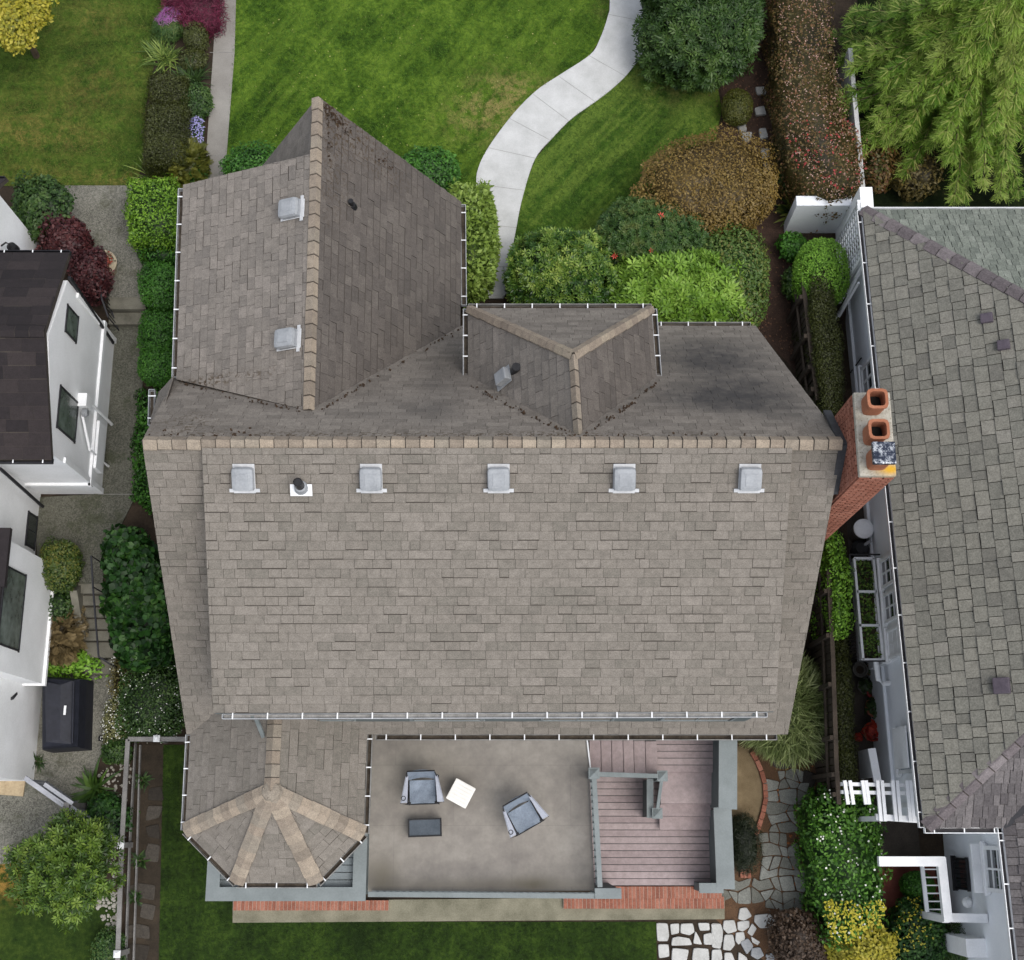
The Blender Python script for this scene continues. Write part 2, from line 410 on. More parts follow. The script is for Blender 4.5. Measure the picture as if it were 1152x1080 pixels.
    f.solid([(x, y, z0-.3) for x, y in ins]+[(x, y, z1-.17-wob) for x, y in ins], [tuple(range(m2, 2*m2)), ]+[(i, (i+1) % m2, (i+1) % m2+m2, i+m2) for i in range(m2)], rnd=0.)
    f.build('foliage', mats, root)
    s = MB(); s.tube([(cx, cy, z0-.05), (cx+.05, cy, z0+h*.5)], [.03, .02], 6); s.build('stem', BARK, root)
    return root
def straps(name, px, py, r, L, mat, label, n=90, cat='plant', w_=1.0, el=(.35, 1.2), arch=True, group=None, size=None):
    """fountain of long strap leaves or arching blades"""
    g = G(px, py); root = thing(name, g, label, cat, group); f = Foliage(); V = []; Fc = []
    for k in range(n):
        a = random.uniform(0, 6.283); e = random.uniform(*el); l_ = L*random.uniform(.6, 1.1); b = Vector((g.x+random.gauss(0, r*.35), g.y+random.gauss(0, r*.35), g.z))
        d = Vector((math.cos(a)*math.cos(e), math.sin(a)*math.cos(e), math.sin(e))); s_ = Vector((-math.sin(a), math.cos(a), 0))*.016*w_
        i = len(V); p = b.copy(); seg = 4
        for j in range(seg+1):
            t_ = j/seg; q = b+d*l_*t_-Vector((0, 0, 1))*l_*.45*t_*t_*math.cos(e)
            ww = s_*(1-t_*t_*.95); V += [q-ww, q+ww]
        ff = [(i+2*j, i+2*j+1, i+2*j+3, i+2*j+2) for j in range(seg)]; Fc.append(ff)
    V = np.array([tuple(v) for v in V]); f.solid(V, [x for q in Fc for x in q])
    f.Rn[-1] = np.repeat(RNG.uniform(0, 1, n), 4)
    f.build('foliage', mat, root)
    s = MB(); s.lathe((g.x, g.y, g.z-.02), [(r*.4, 0), (r*.3, .05), (r*.1, .1)], 9); s.build('crown_base', BARK, root); return root

# ------------------------------------------------------------------ ground surfaces
def sheet(name, pix, off, mat, kind='structure', label=None, cat=None, thick=0):
    """flat-laid area following the lie of the land; pix = its outline in the survey photo"""
    bm = bmesh.new(); vs = [bm.verts.new((G(x, y).x, G(x, y).y, 0)) for x, y in pix]; fc = bm.faces.new(vs)
    fc.normal_update()
    if fc.normal.z < 0: fc.normal_flip()
    bmesh.ops.triangulate(bm, faces=bm.faces[:])
    for y, z in KN[1:-1]:
        bmesh.ops.bisect_plane(bm, geom=bm.verts[:]+bm.edges[:]+bm.faces[:], plane_co=(0, y, 0), plane_no=(0, 1, 0))
    if thick: 
        be = [e for e in bm.edges if e.is_boundary]
        ret = bmesh.ops.extrude_edge_only(bm, edges=be); low = {v for v in ret['geom'] if isinstance(v, bmesh.types.BMVert)}
    else: low = set()
    for v in bm.verts: v.co.z = zg(v.co.y)+(off-thick if v in low else off)
    me = bpy.data.meshes.new(name); bm.to_mesh(me); bm.free(); me.materials.append(mat)
    o = bpy.data.objects.new(name, me); C.objects.link(o); ORG[o.name] = Vector((0, 0, 0))
    return tag(o, label, cat, kind=kind)

def lawnmat(name, c, dry, streak=0.0, ang=0, drypts=(), drythr=.56):
    m, t, b = newmat(name)
    n1 = noise(t, 1.1, 5, .6); n2 = noise(t, 9, 4, .65); n3 = noise(t, 70, 2, .7)
    f = math_(t, 'ADD', math_(t, 'MULTIPLY', n1, .55), math_(t, 'MULTIPLY', n2, .45))
    col = ramp(t, f, [(.4, srgb(c[0])), (.5, srgb(c[1])), (.61, srgb(c[2]))])
    if streak:
        st = noise(t, 1.0, 3, .5, mapv(t, (4.2, .35, 1), (0, 0, ang)))
        col = mix(t, math_(t, 'MULTIPLY', smooth(t, st, .44, .62), streak), col, srgb(c[2]))
    dn = noise(t, 2.2, 5, .65)
    dm = smooth(t, dn, drythr, drythr+.14)
    if drypts:
        bl = blobs(t, drypts); dm = math_(t, 'ADD', math_(t, 'MULTIPLY', dm, .35), math_(t, 'MULTIPLY', bl, smooth(t, noise(t, 3.5, 4, .7), .38, .6)), True)
    col = mix(t, math_(t, 'MULTIPLY', dm, .75), col, srgb(dry))
    g = ramp(t, n3, [(.25, (.45,)*3), (.75, (1.5,)*3)]); col = mix(t, 1.0, col, g, 'MULTIPLY')
    t.links.new(col, b.inputs['Base Color']); b.inputs['Roughness'].default_value = .95; b.inputs['Specular IOR Level'].default_value = .1
    bump(t, b, n3, .8, .03); return m

# the land itself: one sheet out to the horizon
SOIL = pmat('soil', (34, 28, 22), (66, 55, 44), 2.5, 30, .95, .5)
b = MB()
xs_ = [-150, -40, -12, 0, 12, 40, 150]
for (y0, z0), (y1, z1) in zip(KN, KN[1:]):
    for x0, x1 in zip(xs_, xs_[1:]): b.poly([(x0, y0, z0-.012), (x1, y0, z0-.012), (x1, y1, z1-.012), (x0, y1, z1-.012)])
tag(b.build('ground', SOIL), kind='structure')

dry1 = G(560, 100); dry2 = G(540, 150); dryR = G(760, 90); dryR2 = G(735, 60)
L_MAIN = lawnmat('grass_front', [(42, 64, 18), (66, 92, 26), (98, 124, 42)], (146, 132, 84), .5, R(35), [(G(560, 120).x, G(560, 120).y, .8, .9, .9), (G(590, 105).x, G(590, 105).y, 1.0, .5, .7), (G(520, 135).x, G(520, 135).y, .6, .5, .5), (G(690, 12).x, G(690, 12).y, .5, .4, .3)], .62)
L_RIGHT = lawnmat('grass_side', [(44, 68, 22), (64, 92, 30), (98, 120, 48)], (134, 132, 76), .85, R(42), [(dryR.x, dryR.y, .9, .7, .8), (dryR2.x, dryR2.y, .6, .5, .6), (G(790, 85).x, G(790, 85).y, .6, .5, .5)], .66)
L_LEFT = lawnmat('grass_neighbour', [(42, 62, 22), (66, 92, 32), (92, 116, 44)], (140, 122, 70), .5, R(88), [(G(50, 110).x, G(50, 110).y, 1.8, 1.2, .3), (G(30, 150).x, G(30, 150).y, 1.6, .5, .8), (G(120, 90).x, G(120, 90).y, 1.2, .7, .45), (G(100, 20).x, G(100, 20).y, 1.1, .6, .6), (G(140, 200).x, G(140, 200).y, 1.5, .25, .9), (G(20, 195).x, G(20, 195).y, 1, .3, .6)], .58)
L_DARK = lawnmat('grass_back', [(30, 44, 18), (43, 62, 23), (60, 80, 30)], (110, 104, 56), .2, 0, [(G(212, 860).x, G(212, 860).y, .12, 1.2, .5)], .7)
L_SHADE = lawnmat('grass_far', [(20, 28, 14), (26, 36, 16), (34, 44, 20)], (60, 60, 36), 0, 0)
L_SW = lawnmat('grass_corner', [(30, 44, 18), (42, 60, 22), (60, 76, 28)], (158, 122, 62), .2, 0, [(G(8, 985).x, G(8, 985).y, .9, .42, 1.6)], .7)
lawnL = [(-120, -120), (190, -120), (186, 0), (176, 60), (164, 120), (161, 184), (152, 209), (-120, 209)]
lawnM = [(268, -120), (690, -120), (686, 0), (684, 18), (675, 44), (664, 62), (631, 84), (604, 102), (578, 128), (551, 164), (538, 190), (536, 211), (540, 250), (548, 336), (300, 336), (228, 290), (236, 215), (255, 175), (262, 60)]
lawnR = [(734, 20), (745, 50), (760, 57), (790, 75), (806, 92), (812, 122), (807, 150), (790, 230), (700, 320), (576, 322), (574, 295), (581, 256), (588, 222), (590, 212), (602, 179), (622, 155), (644, 133), (675, 111), (701, 89), (719, 66), (730, 44)]
sheet('lawn', lawnL, .0, L_LEFT); sheet('lawn', lawnM, .0, L_MAIN); sheet('lawn', lawnR, .0, L_RIGHT)
lawnS = [(184, 838), (235, 838), (235, 1010), (262, 1010), (262, 1037), (738, 1037), (742, 1200), (176, 1200)]
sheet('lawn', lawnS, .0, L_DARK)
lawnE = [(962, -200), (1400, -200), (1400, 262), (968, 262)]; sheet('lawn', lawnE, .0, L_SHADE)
lawnW = [(-120, 970), (70, 958), (112, 985), (132, 1010), (128, 1200), (-120, 1200)]; sheet('lawn', lawnW, .0, L_SW)

def grass(name, pix, c, n, label, h=.045):
    """blades of grass standing on a lawn"""
    pts = [G(x, y) for x, y in pix]; pl = [(p.x, p.y) for p in pts]
    x0, x1 = max(min(p[0] for p in pl), -13.5), min(max(p[0] for p in pl), 13.5); y0, y1 = max(min(p[1] for p in pl), -3.2), min(max(p[1] for p in pl), 20.8)
    X = RNG.uniform(x0, x1, n); Y = RNG.uniform(y0, y1, n); k = inpoly(X, Y, pl); X, Y = X[k], Y[k]
    Z = np.array([zg(y) for y in Y]); p = np.stack([X, Y, Z], 1); f = Foliage()
    yd = np.array((0, 0, 1.))+RNG.normal(size=p.shape)*.8; yd[:, 2] = np.abs(yd[:, 2])*.5+.1
    f.leaves(p, np.cross(yd, RNG.normal(size=p.shape)), 'needle', h*1.6, yd)
    f.V[0] = f.V[0]; o = f.build(name, leafmat(name+'_blades', c, .8, .25, .9))
    return tag(o, label, 'grass', kind='stuff')
grass('grass', lawnM, [(44, 72, 20), (66, 104, 30), (88, 126, 40), (128, 134, 66)], 90000, 'short green blades of the front lawn beside the white curved path')
grass('grass', lawnL, [(48, 66, 22), (72, 98, 32), (96, 118, 44), (138, 124, 70)], 60000, 'patchy green and yellow blades of the neighbouring lawn at top left')
grass('grass', lawnR, [(38, 62, 20), (56, 90, 30), (82, 114, 42), (120, 126, 62)], 45000, 'striped green blades of the small lawn right of the curved path')
grass('grass', lawnS, [(26, 38, 16), (38, 56, 20), (56, 76, 28)], 40000, 'dark green blades of the back lawn below the terrace')

CONC_W = pmat('pale_concrete', (164, 165, 163), (192, 193, 192), 2.2, 50, .85, .12)
def aggregate(name, c1, c2, moss=None):
    m, t, b = newmat(name)
    n1 = noise(t, .8, 5, .6); v = N(t, 'ShaderNodeTexVoronoi'); v.inputs['Scale'].default_value = 42
    g = N(t, 'ShaderNodeNewGeometry'); t.links.new(g.outputs['Position'], v.inputs['Vector'])
    sp = N(t, 'ShaderNodeSeparateColor'); t.links.new(v.outputs['Color'], sp.inputs[0])
    f = math_(t, 'ADD', math_(t, 'MULTIPLY', n1, .6), math_(t, 'MULTIPLY', sp.outputs[0], .4))
    col = ramp(t, f, [(.25, srgb(c1)), (.75, srgb(c2))])
    if moss: col = mix(t, math_(t, 'MULTIPLY', smooth(t, noise(t, 1.7, 5, .7), .5, .66), .6), col, srgb(moss))
    t.links.new(col, b.inputs['Base Color']); b.inputs['Roughness'].default_value = .9
    bump(t, b, v.outputs['Distance'], .3, .01); return m
AGG = aggregate('exposed_aggregate', (74, 73, 66), (128, 126, 116), (66, 68, 50))
AGG2 = aggregate('mossy_aggregate', (62, 62, 54), (104, 103, 92), (56, 60, 40))
CONC_G = pmat('grey_concrete', (112, 108, 102), (146, 143, 137), 1.4, 45, .9, .25)
CONC_M = pmat('mossy_concrete', (96, 94, 78), (140, 136, 118), 2.2, 40, .9, .25)
def curve(pts, k=5):
    out = []; n = len(pts)
    for i in range(n-1):
        p0, p1, p2, p3 = pts[max(i-1, 0)], pts[i], pts[i+1], pts[min(i+2, n-1)]
        for j in range(k):
            t = j/k; out.append(tuple(.5*(2*p1[a]+(p2[a]-p0[a])*t+(2*p0[a]-5*p1[a]+4*p2[a]-p3[a])*t*t+(3*p1[a]-p0[a]-3*p2[a]+p3[a])*t**3) for a in (0, 1)))
    return out+[pts[-1]]
pathC = [(686, -90), (686, 0), (684, 18), (675, 44), (664, 62), (631, 84), (604, 102), (578, 128), (551, 164), (538, 190), (536, 211), (540, 250), (547, 336), (566, 336), (572, 322), (574, 295), (581, 256), (588, 222), (602, 179), (622, 155), (644, 133), (675, 111), (701, 89), (719, 66), (730, 44), (735, 18), (737, -90)]
i_ = pathC.index((547, 336))+1; pathC = curve(pathC[:i_])+curve(pathC[i_:])
sheet('garden_path', pathC, .03, CONC_W, thick=.06)
# saw cuts across the path: thin recesses filled with dirt
JOINT = pmat('joint_dirt', (112, 110, 106), (136, 134, 130), 8, 60)
b = MB()
for (x0, y0), (x1, y1) in (((684, 16), (735, 26)), ((662, 62), (704, 86)), ((629, 86), (669, 114)), ((600, 106), (640, 136)), ((573, 133), (618, 157)), ((549, 166), (603, 178)), ((537, 207), (590, 214)), ((540, 252), (581, 256)), ((545, 300), (573, 300))):
    a_, c_ = G(x0, y0, .034), G(x1, y1, .034); b.beam(a_, c_, .006, .002)
walk = [(249, -90), (268, -90), (264, 60), (255, 175), (250, 240), (222, 240), (232, 175), (240, 60)]
sheet('side_walk', walk, .02, CONC_G, thick=.05)
for (x0, y0), (x1, y1) in (((236, 59), (264, 59)), ((231, 175), (255, 175))):
    b.beam(G(x0, y0, .0235), G(x1, y1, .0235), .015, .002)
patio = [(20, 209), (150, 209), (158, 260), (166, 300), (163, 336), (118, 336), (98, 300), (40, 250)]
sheet('patio', patio, .02, AGG, thick=.05)
b.beam(G(67, 210, .0235), G(66, 250, .0235), .015, .002); b.beam(G(110, 556, .0235), G(150, 556, .0235), .015, .002)
tag(b.build('expansion_joints', JOINT), kind='structure')
sheet('side_path', [(124, 366), (165, 366), (160, 440), (152, 560), (132, 600), (118, 620), (116, 660), (88, 660), (88, 615), (42, 628), (40, 560), (106, 556)], .02, AGG2, thick=.05)
sheet('lower_path', [(40, 742), (130, 745), (127, 800), (108, 872), (80, 920), (58, 952), (10, 972), (-120, 974), (-120, 880), (38, 880)], .02, AGG, thick=.05)
sheet('terrace_walk', [(262, 1014), (815, 1008), (815, 1034), (262, 1038)], .03, CONC_M, thick=.08)
MULCH = pmat('bark_mulch', (40, 31, 26), (78, 60, 50), 5, 55, .95, .6, finefac=.6)
sheet('mulch_bed', [(745, -90), (900, -90), (905, 150), (900, 250), (905, 330), (910, 420), (945, 470), (850, 370), (740, 370), (566, 337), (580, 322), (700, 320), (790, 230), (810, 150), (816, 122), (808, 90), (790, 72), (760, 55), (737, 44), (738, 10)], -.006, MULCH)
DIRT = pmat('pale_dirt', (96, 82, 60), (134, 118, 92), 3, 50, .95, .4)
sheet('dirt_plot', [(815, 835), (850, 845), (862, 880), (862, 905), (852, 935), (815, 935)], -.004, DIRT)
sheet('leaf_litter', [(820, 835), (915, 835), (925, 900), (935, 1080), (870, 1090), (800, 1030), (815, 930)], -.009, pmat('leaf_litter', (58, 44, 34), (104, 78, 56), 5, 45, .95, .5, finefac=.6))
MUD = pmat('damp_earth', (36, 31, 24), (62, 53, 42), 3, 30, .95, .5)
sheet('dirt_strip', [(152, 838), (184, 838), (176, 1200), (130, 1200)], -.004, MUD)
sheet('alley_paving', [(950, 560), (1000, 560), (1030, 900), (1050, 1120), (1000, 1120), (965, 900)], -.004, pmat('alley_paving', (40, 36, 33), (74, 68, 62), 2, 40, .9, .4))
sheet('brick_paving', [(985, 965), (1050, 965), (1060, 1040), (1000, 1040)], .0, pmat('brick_paving', (92, 50, 42), (126, 74, 62), 4, 50, .9, .4))

# steps in the neighbour's side path
STEP = pmat('step_concrete', (84, 82, 72), (122, 119, 107), 3, 50, .9, .3)
def steps(label, x0, x1, ya, yb, za, zb, n):
    """n treads going down from pixel row ya to yb"""
    A = P(x0, ya, za); B = P(x1, ya, za); D = P(x0, yb, zb); root = thing('garden_steps', ((A.x+B.x)/2, D.y, zb), label, 'steps')
    for k in range(n):
        y1_ = A.y+(D.y-A.y)*k/n; y0_ = A.y+(D.y-A.y)*(k+1)/n; z = za-(za-zb)*k/n-.0
        b = MB(); b.box(((A.x+B.x)/2, (y0_+y1_)/2, (z+zb-.15)/2), (B.x-A.x, y1_-y0_-.02, z-zb+.15), 0, .5, 0, None, .012); b.build('step', STEP, root)
    return root
steps('grey concrete steps between two beds, going down past the glossy shrub', 88, 118, 656, 722, .14, -.62, 5)
steps('wide bottom grey concrete slabs below the flight of path steps', 96, 130, 722, 760, -.6, -.86, 2)
steps('short flight of mossy steps beside the black handrail and white house', 122, 165, 334, 368, .42, .12, 2)

# ------------------------------------------------------------------ stones
def stones(cells, h, mat, name, label, cat, group, kind=None, jit=.0):
    out = []
    for pix in cells:
        pts = [G(x, y) for x, y in pix]; cx = sum(p.x for p in pts)/len(pts); cy = sum(p.y for p in pts)/len(pts); z = zg(cy)
        out.append((pts, cx, cy, z))
    return out
def stone(b, pts, z, h, rnd):
    """a stone slab with softened corners and top edge"""
    n = len(pts); cx = sum(p[0] for p in pts)/n; cy = sum(p[1] for p in pts)/n; rr = []
    for i in range(n):
        a, c, e = pts[i-1], pts[i], pts[(i+1) % n]
        rr += [(c[0]*.78+a[0]*.22, c[1]*.78+a[1]*.22), (c[0]*.93+(a[0]+e[0])*.035, c[1]*.93+(a[1]+e[1])*.035), (c[0]*.78+e[0]*.22, c[1]*.78+e[1]*.22)]
    m = len(rr); lo = [(x, y, z-.03) for x, y in rr]; mi = [(x, y, z+h*.7) for x, y in rr]
    tp = [(cx+(x-cx)*.94, cy+(y-cy)*.94, z+h) for x, y in rr]
    b.add(lo+mi+tp, [(i, (i+1) % m, (i+1) % m+m, i+m) for i in range(m)]+[(i+m, (i+1) % m+m, (i+1) % m+2*m, i+2*m) for i in range(m)]+[tuple(range(2*m, 3*m))], rnd)
def z6(l): return [(x/3.273+800, y/3.273+800) for x, y in l]
def z5(l): return [(x/3.857+620, y/3.857+780) for x, y in l]
WST = pmat('white_stone', (158, 158, 154), (192, 192, 189), 3, 30, .8, .3); GST = pmat('grey_stone', (112, 116, 120), (150, 152, 154), 4, 30, .8, .3)
whites = [z6(l) for l in ([(105, 725), (130, 722), (150, 755), (120, 772), (98, 765)], [(160, 750), (215, 745), (240, 775), (225, 795), (180, 800), (158, 775)],
 [(45, 770), (85, 768), (95, 810), (60, 820), (42, 800)], [(0, 780), (35, 782), (42, 820), (35, 875), (2, 870)], [(95, 775), (140, 770), (140, 795), (115, 812), (97, 805)],
 [(150, 780), (168, 800), (150, 830), (132, 815)], [(48, 822), (80, 822), (88, 860), (70, 882), (42, 878)], [(90, 815), (120, 812), (125, 840), (100, 860), (88, 845)],
 [(145, 828), (180, 850), (170, 862), (150, 850)], [(2, 878), (36, 876), (42, 915), (0, 925)], [(48, 888), (75, 888), (93, 935), (47, 935)], [(100, 885), (130, 905), (140, 940), (97, 940)])]
whites += [z5(l) for l in ([(455, 995), (505, 997), (512, 1050), (505, 1075), (460, 1075)], [(515, 1000), (555, 997), (555, 1040), (520, 1048)], [(562, 998), (615, 997), (622, 1035), (600, 1050), (560, 1040)],
 [(635, 995), (685, 995), (688, 1028), (645, 1030)], [(692, 1000), (735, 998), (745, 1030), (742, 1080), (715, 1080), (700, 1040)], [(625, 1030), (640, 1055), (655, 1090), (615, 1085)],
 [(525, 1060), (550, 1054), (600, 1062), (612, 1092), (520, 1095)], [(660, 1045), (695, 1037), (710, 1090), (662, 1090)])]
whites += [[(740, 1062), (752, 1062), (753, 1076), (741, 1078)], [(756, 1066), (775, 1068), (772, 1082), (755, 1082)], [(780, 1066), (797, 1067), (798, 1082), (778, 1081)], [(801, 1080), (815, 1080), (814, 1094), (799, 1094)], [(741, 1082), (770, 1086), (768, 1100), (742, 1100)]]
greys = [z6(l) for l in ([(105, 850), (135, 835), (156, 865), (130, 897)], [(148, 872), (180, 868), (195, 900), (170, 915), (145, 900)], [(200, 895), (225, 890), (240, 920), (203, 925)])]
def stone_things(lst, name, mat, label, group, h=.045):
    for pix in lst:
        pts = [G(x, y) for x, y in pix]; cx = sum(p.x for p in pts)/len(pts); cy = sum(p.y for p in pts)/len(pts); z = zg(cy)
        b = MB(); stone(b, [(p.x, p.y) for p in pts], z, h*random.uniform(.8, 1.2), random.random()); tag(b.build(name, mat, None, False, (cx, cy, z)), label, 'stone', group)
stone_things(whites, 'flagstone', WST, 'white painted irregular flagstone in the paving right of the dark back lawn', 'white flagstones by the back lawn')
stone_things(greys, 'flagstone', GST, 'bluish grey unpainted flagstone among the white ones', 'grey flagstones among the white ones')
# broken-concrete paving: a surface of many close-set pieces
def crazy(name, pix, step, mat, h=.03, gap=.86, jit=.33, kind='structure'):
    pts = [G(x, y) for x, y in pix]; pl = [(p.x, p.y) for p in pts]; x0 = min(p[0] for p in pl); x1 = max(p[0] for p in pl); y0 = min(p[1] for p in pl); y1 = max(p[1] for p in pl)
    nx = int((x1-x0)/step)+2; ny = int((y1-y0)/step)+2; g = {}
    for i in range(nx+1):
        for j in range(ny+1): g[i, j] = (x0+(i-.5)*step+random.uniform(-jit, jit)*step, y0+(j-.5)*step+random.uniform(-jit, jit)*step)
    b = MB(); done = set()
    for i in range(nx):
        for j in range(ny):
            if (i, j) in done: continue
            q = [g[i, j], g[i+1, j], g[i+1, j+1], g[i, j+1]]
            if random.random() < .3 and i+2 <= nx and (i+1, j) not in done: q = [g[i, j], g[i+1, j], g[i+2, j], g[i+2, j+1], g[i+1, j+1], g[i, j+1]]; done.add((i+1, j))
            cx = sum(p[0] for p in q)/len(q); cy = sum(p[1] for p in q)/len(q)
            if not inpoly(np.array([cx]), np.array([cy]), pl)[0]: continue
            k_ = random.uniform(gap-.05, gap+.05); q = [(cx+(x-cx)*k_, cy+(y-cy)*k_) for x, y in q]
            stone(b, q, zg(cy), h*random.uniform(.6, 1.2), random.random())
    return tag(b.build(name, mat), kind=kind)
PAV = tabmat('broken_concrete', [(.1, (94, 94, 86)), (.5, (118, 119, 112)), (.9, (138, 140, 134))], None, grain=38)
crazy('crazy_paving', [(862, 868), (910, 870), (918, 915), (890, 930), (905, 965), (908, 1000), (900, 1030), (872, 1032), (858, 1012), (815, 1012), (815, 992), (850, 985), (855, 940), (866, 905)], .23, PAV, gap=.93, jit=.36)
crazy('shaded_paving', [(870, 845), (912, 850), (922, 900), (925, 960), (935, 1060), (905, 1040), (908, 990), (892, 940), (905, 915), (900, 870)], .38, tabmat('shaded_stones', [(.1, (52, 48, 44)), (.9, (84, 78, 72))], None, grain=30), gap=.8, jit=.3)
crazy('stepping_strip', [(156, 870), (178, 870), (172, 1120), (146, 1120)], .42, tabmat('strip_stones', [(.1, (46, 41, 35)), (.9, (78, 73, 66))], None, grain=30), gap=.72, jit=.22, h=.02)
BS = pmat('bed_stone', (128, 128, 124), (176, 176, 172), 5, 30, .85, .3)
for k, (pix, lab) in enumerate([([(849, 99), (862, 99), (861, 108), (851, 107)], 'pale rounded stone in the mulch above the round olive bush'),
    ([(848, 123), (859, 120), (862, 130), (850, 131)], 'grey square stepping stone just right of the round olive bush'),
    ([(829, 141), (838, 138), (840, 148), (832, 151)], 'dull grey stone below the round olive bush'), ([(835, 150), (846, 150), (844, 160), (838, 162), (834, 156)], 'bright white stone in the mulch below the olive bush'),
    ([(853, 146), (861, 145), (864, 156), (855, 158)], 'flat grey stone in the mulch next to the bright white stone'), ([(855, 168), (867, 168), (866, 178), (857, 180)], 'grey flat stone at right end of the rust brown bush'),
    ([(858, 183), (864, 184), (868, 194), (860, 191)], 'small pale stone lowest of those beside the rust brown bush')]):
    stone_things([pix], 'bed_stone', BS, lab, 'stones in the mulch bed', .08)
DS = pmat('edge_stone', (72, 68, 64), (112, 108, 102), 5, 30, .85, .4)
for k, (x, y, lab) in enumerate([(739, 31, 'first dark edging stone next to the white curved path'), (743, 41, 'pale edging stone at the corner of curved path and side lawn'), (754, 46, 'dark edging stone between path corner and big evergreen, second from lawn tip'), (764, 53, 'dark edging stone on the curved bed edge under the evergreen'), (774, 59, 'dark edging stone farthest from the curved path')]):
    g = G(x, y); pts = [(g.x+.15*math.cos(a)*random.uniform(.8, 1.2), g.y+.11*math.sin(a)*random.uniform(.8, 1.2)) for a in np.linspace(0, 6.28, 7)[:-1]]
    b = MB(); stone(b, pts, g.z, .12, .5); tag(b.build('edging_stone', DS, None, False, (g.x, g.y, g.z)), lab, 'stone', 'edging stones by the curved path')
# white pebbles scattered on the planted banks
def pebbles(name, pix, n, mat, label, r=.03):
    pts = [G(x, y) for x, y in pix]; pl = [(p.x, p.y) for p in pts]; b = MB(); c = 0
    x0 = min(p[0] for p in pl); x1 = max(p[0] for p in pl); y0 = min(p[1] for p in pl); y1 = max(p[1] for p in pl)
    while c < n:
        x, y = random.uniform(x0, x1), random.uniform(y0, y1)
        if not inpoly(np.array([x]), np.array([y]), pl)[0]: continue
        q = r*random.uniform(.4, 1.5); b.lathe((x, y, zg(y)-.01), [(q, 0), (q*1.05, q*.4), (q*.6, q*.8)], 6, random.random()); c += 1
    return tag(b.build(name, mat), label, 'pebbles', kind='stuff')
PEBM = pmat('dull_pebble', (120, 116, 106), (176, 172, 162), 5, 30, .85, .3)
pebbles('pebbles', [(112, 870), (150, 838), (140, 950), (128, 1000), (100, 930)], 240, PEBM, 'white pebbles scattered on the bank beside the timber fence')
pebbles('pebbles', [(100, 1010), (134, 1000), (128, 1090), (118, 1040)], 140, PEBM, 'pale pebbles along the bed edge at lower left')
pebbles('fallen_petals', [(95, 745), (200, 750), (208, 830), (108, 860)], 120, PEBM, 'small white fallen petals by the path and shrubs', .014)
pebbles('lawn_litter', [(270, 10), (660, 10), (560, 150), (500, 200), (300, 180)], 260, pmat('lawn_litter', (120, 122, 70), (176, 172, 110), 8, 60), 'tiny pale clover heads and clippings on the front lawn', .014)
pebbles('wood_chips', [(750, 60), (880, 60), (900, 240), (910, 420), (850, 370), (880, 250), (850, 180)], 900, pmat('chips', (70, 50, 40), (116, 86, 66), 8, 60), 'reddish bark chips covering the bed between fence and shrubs', .017)
pebbles('fallen_leaves', [(870, 860), (915, 860), (930, 1000), (900, 1040), (880, 960)], 300, pmat('dead_leaves', (110, 62, 34), (150, 96, 54), 8, 60), 'rusty fallen leaves on the broken paving', .02)

# ------------------------------------------------------------------ roofing
def clip_convex(poly, clip):
    out = poly
    for i in range(len(clip)):
        a, b_ = clip[i], clip[(i+1) % len(clip)]; inp = out; out = []
        if not inp: break
        def side(p): return (b_[0]-a[0])*(p[1]-a[1])-(b_[1]-a[1])*(p[0]-a[0])
        for j in range(len(inp)):
            p, q = inp[j], inp[(j+1) % len(inp)]; sp, sq_ = side(p), side(q)
            if sp >= 0: out.append(p)
            if (sp >= 0) != (sq_ >= 0):
                t = sp/(sp-sq_); out.append((p[0]+(q[0]-p[0])*t, p[1]+(q[1]-p[1])*t))
    return out
def frame3(poly, eave=None):
    n = Vector((0, 0, 0))
    for i in range(1, len(poly)-1): n += (poly[i]-poly[0]).cross(poly[i+1]-poly[0])
    n.normalize()
    if n.z < 0: n = -n
    u = Vector((0, 0, 1)).cross(n)
    if u.length < .01: u = Vector((1, 0, 0))
    if eave is not None:
        u = (eave[1]-eave[0]).normalized(); 
    u.normalize(); v = n.cross(u); 
    if v.z < 0: u, v = -u, -v
    return n, u, v
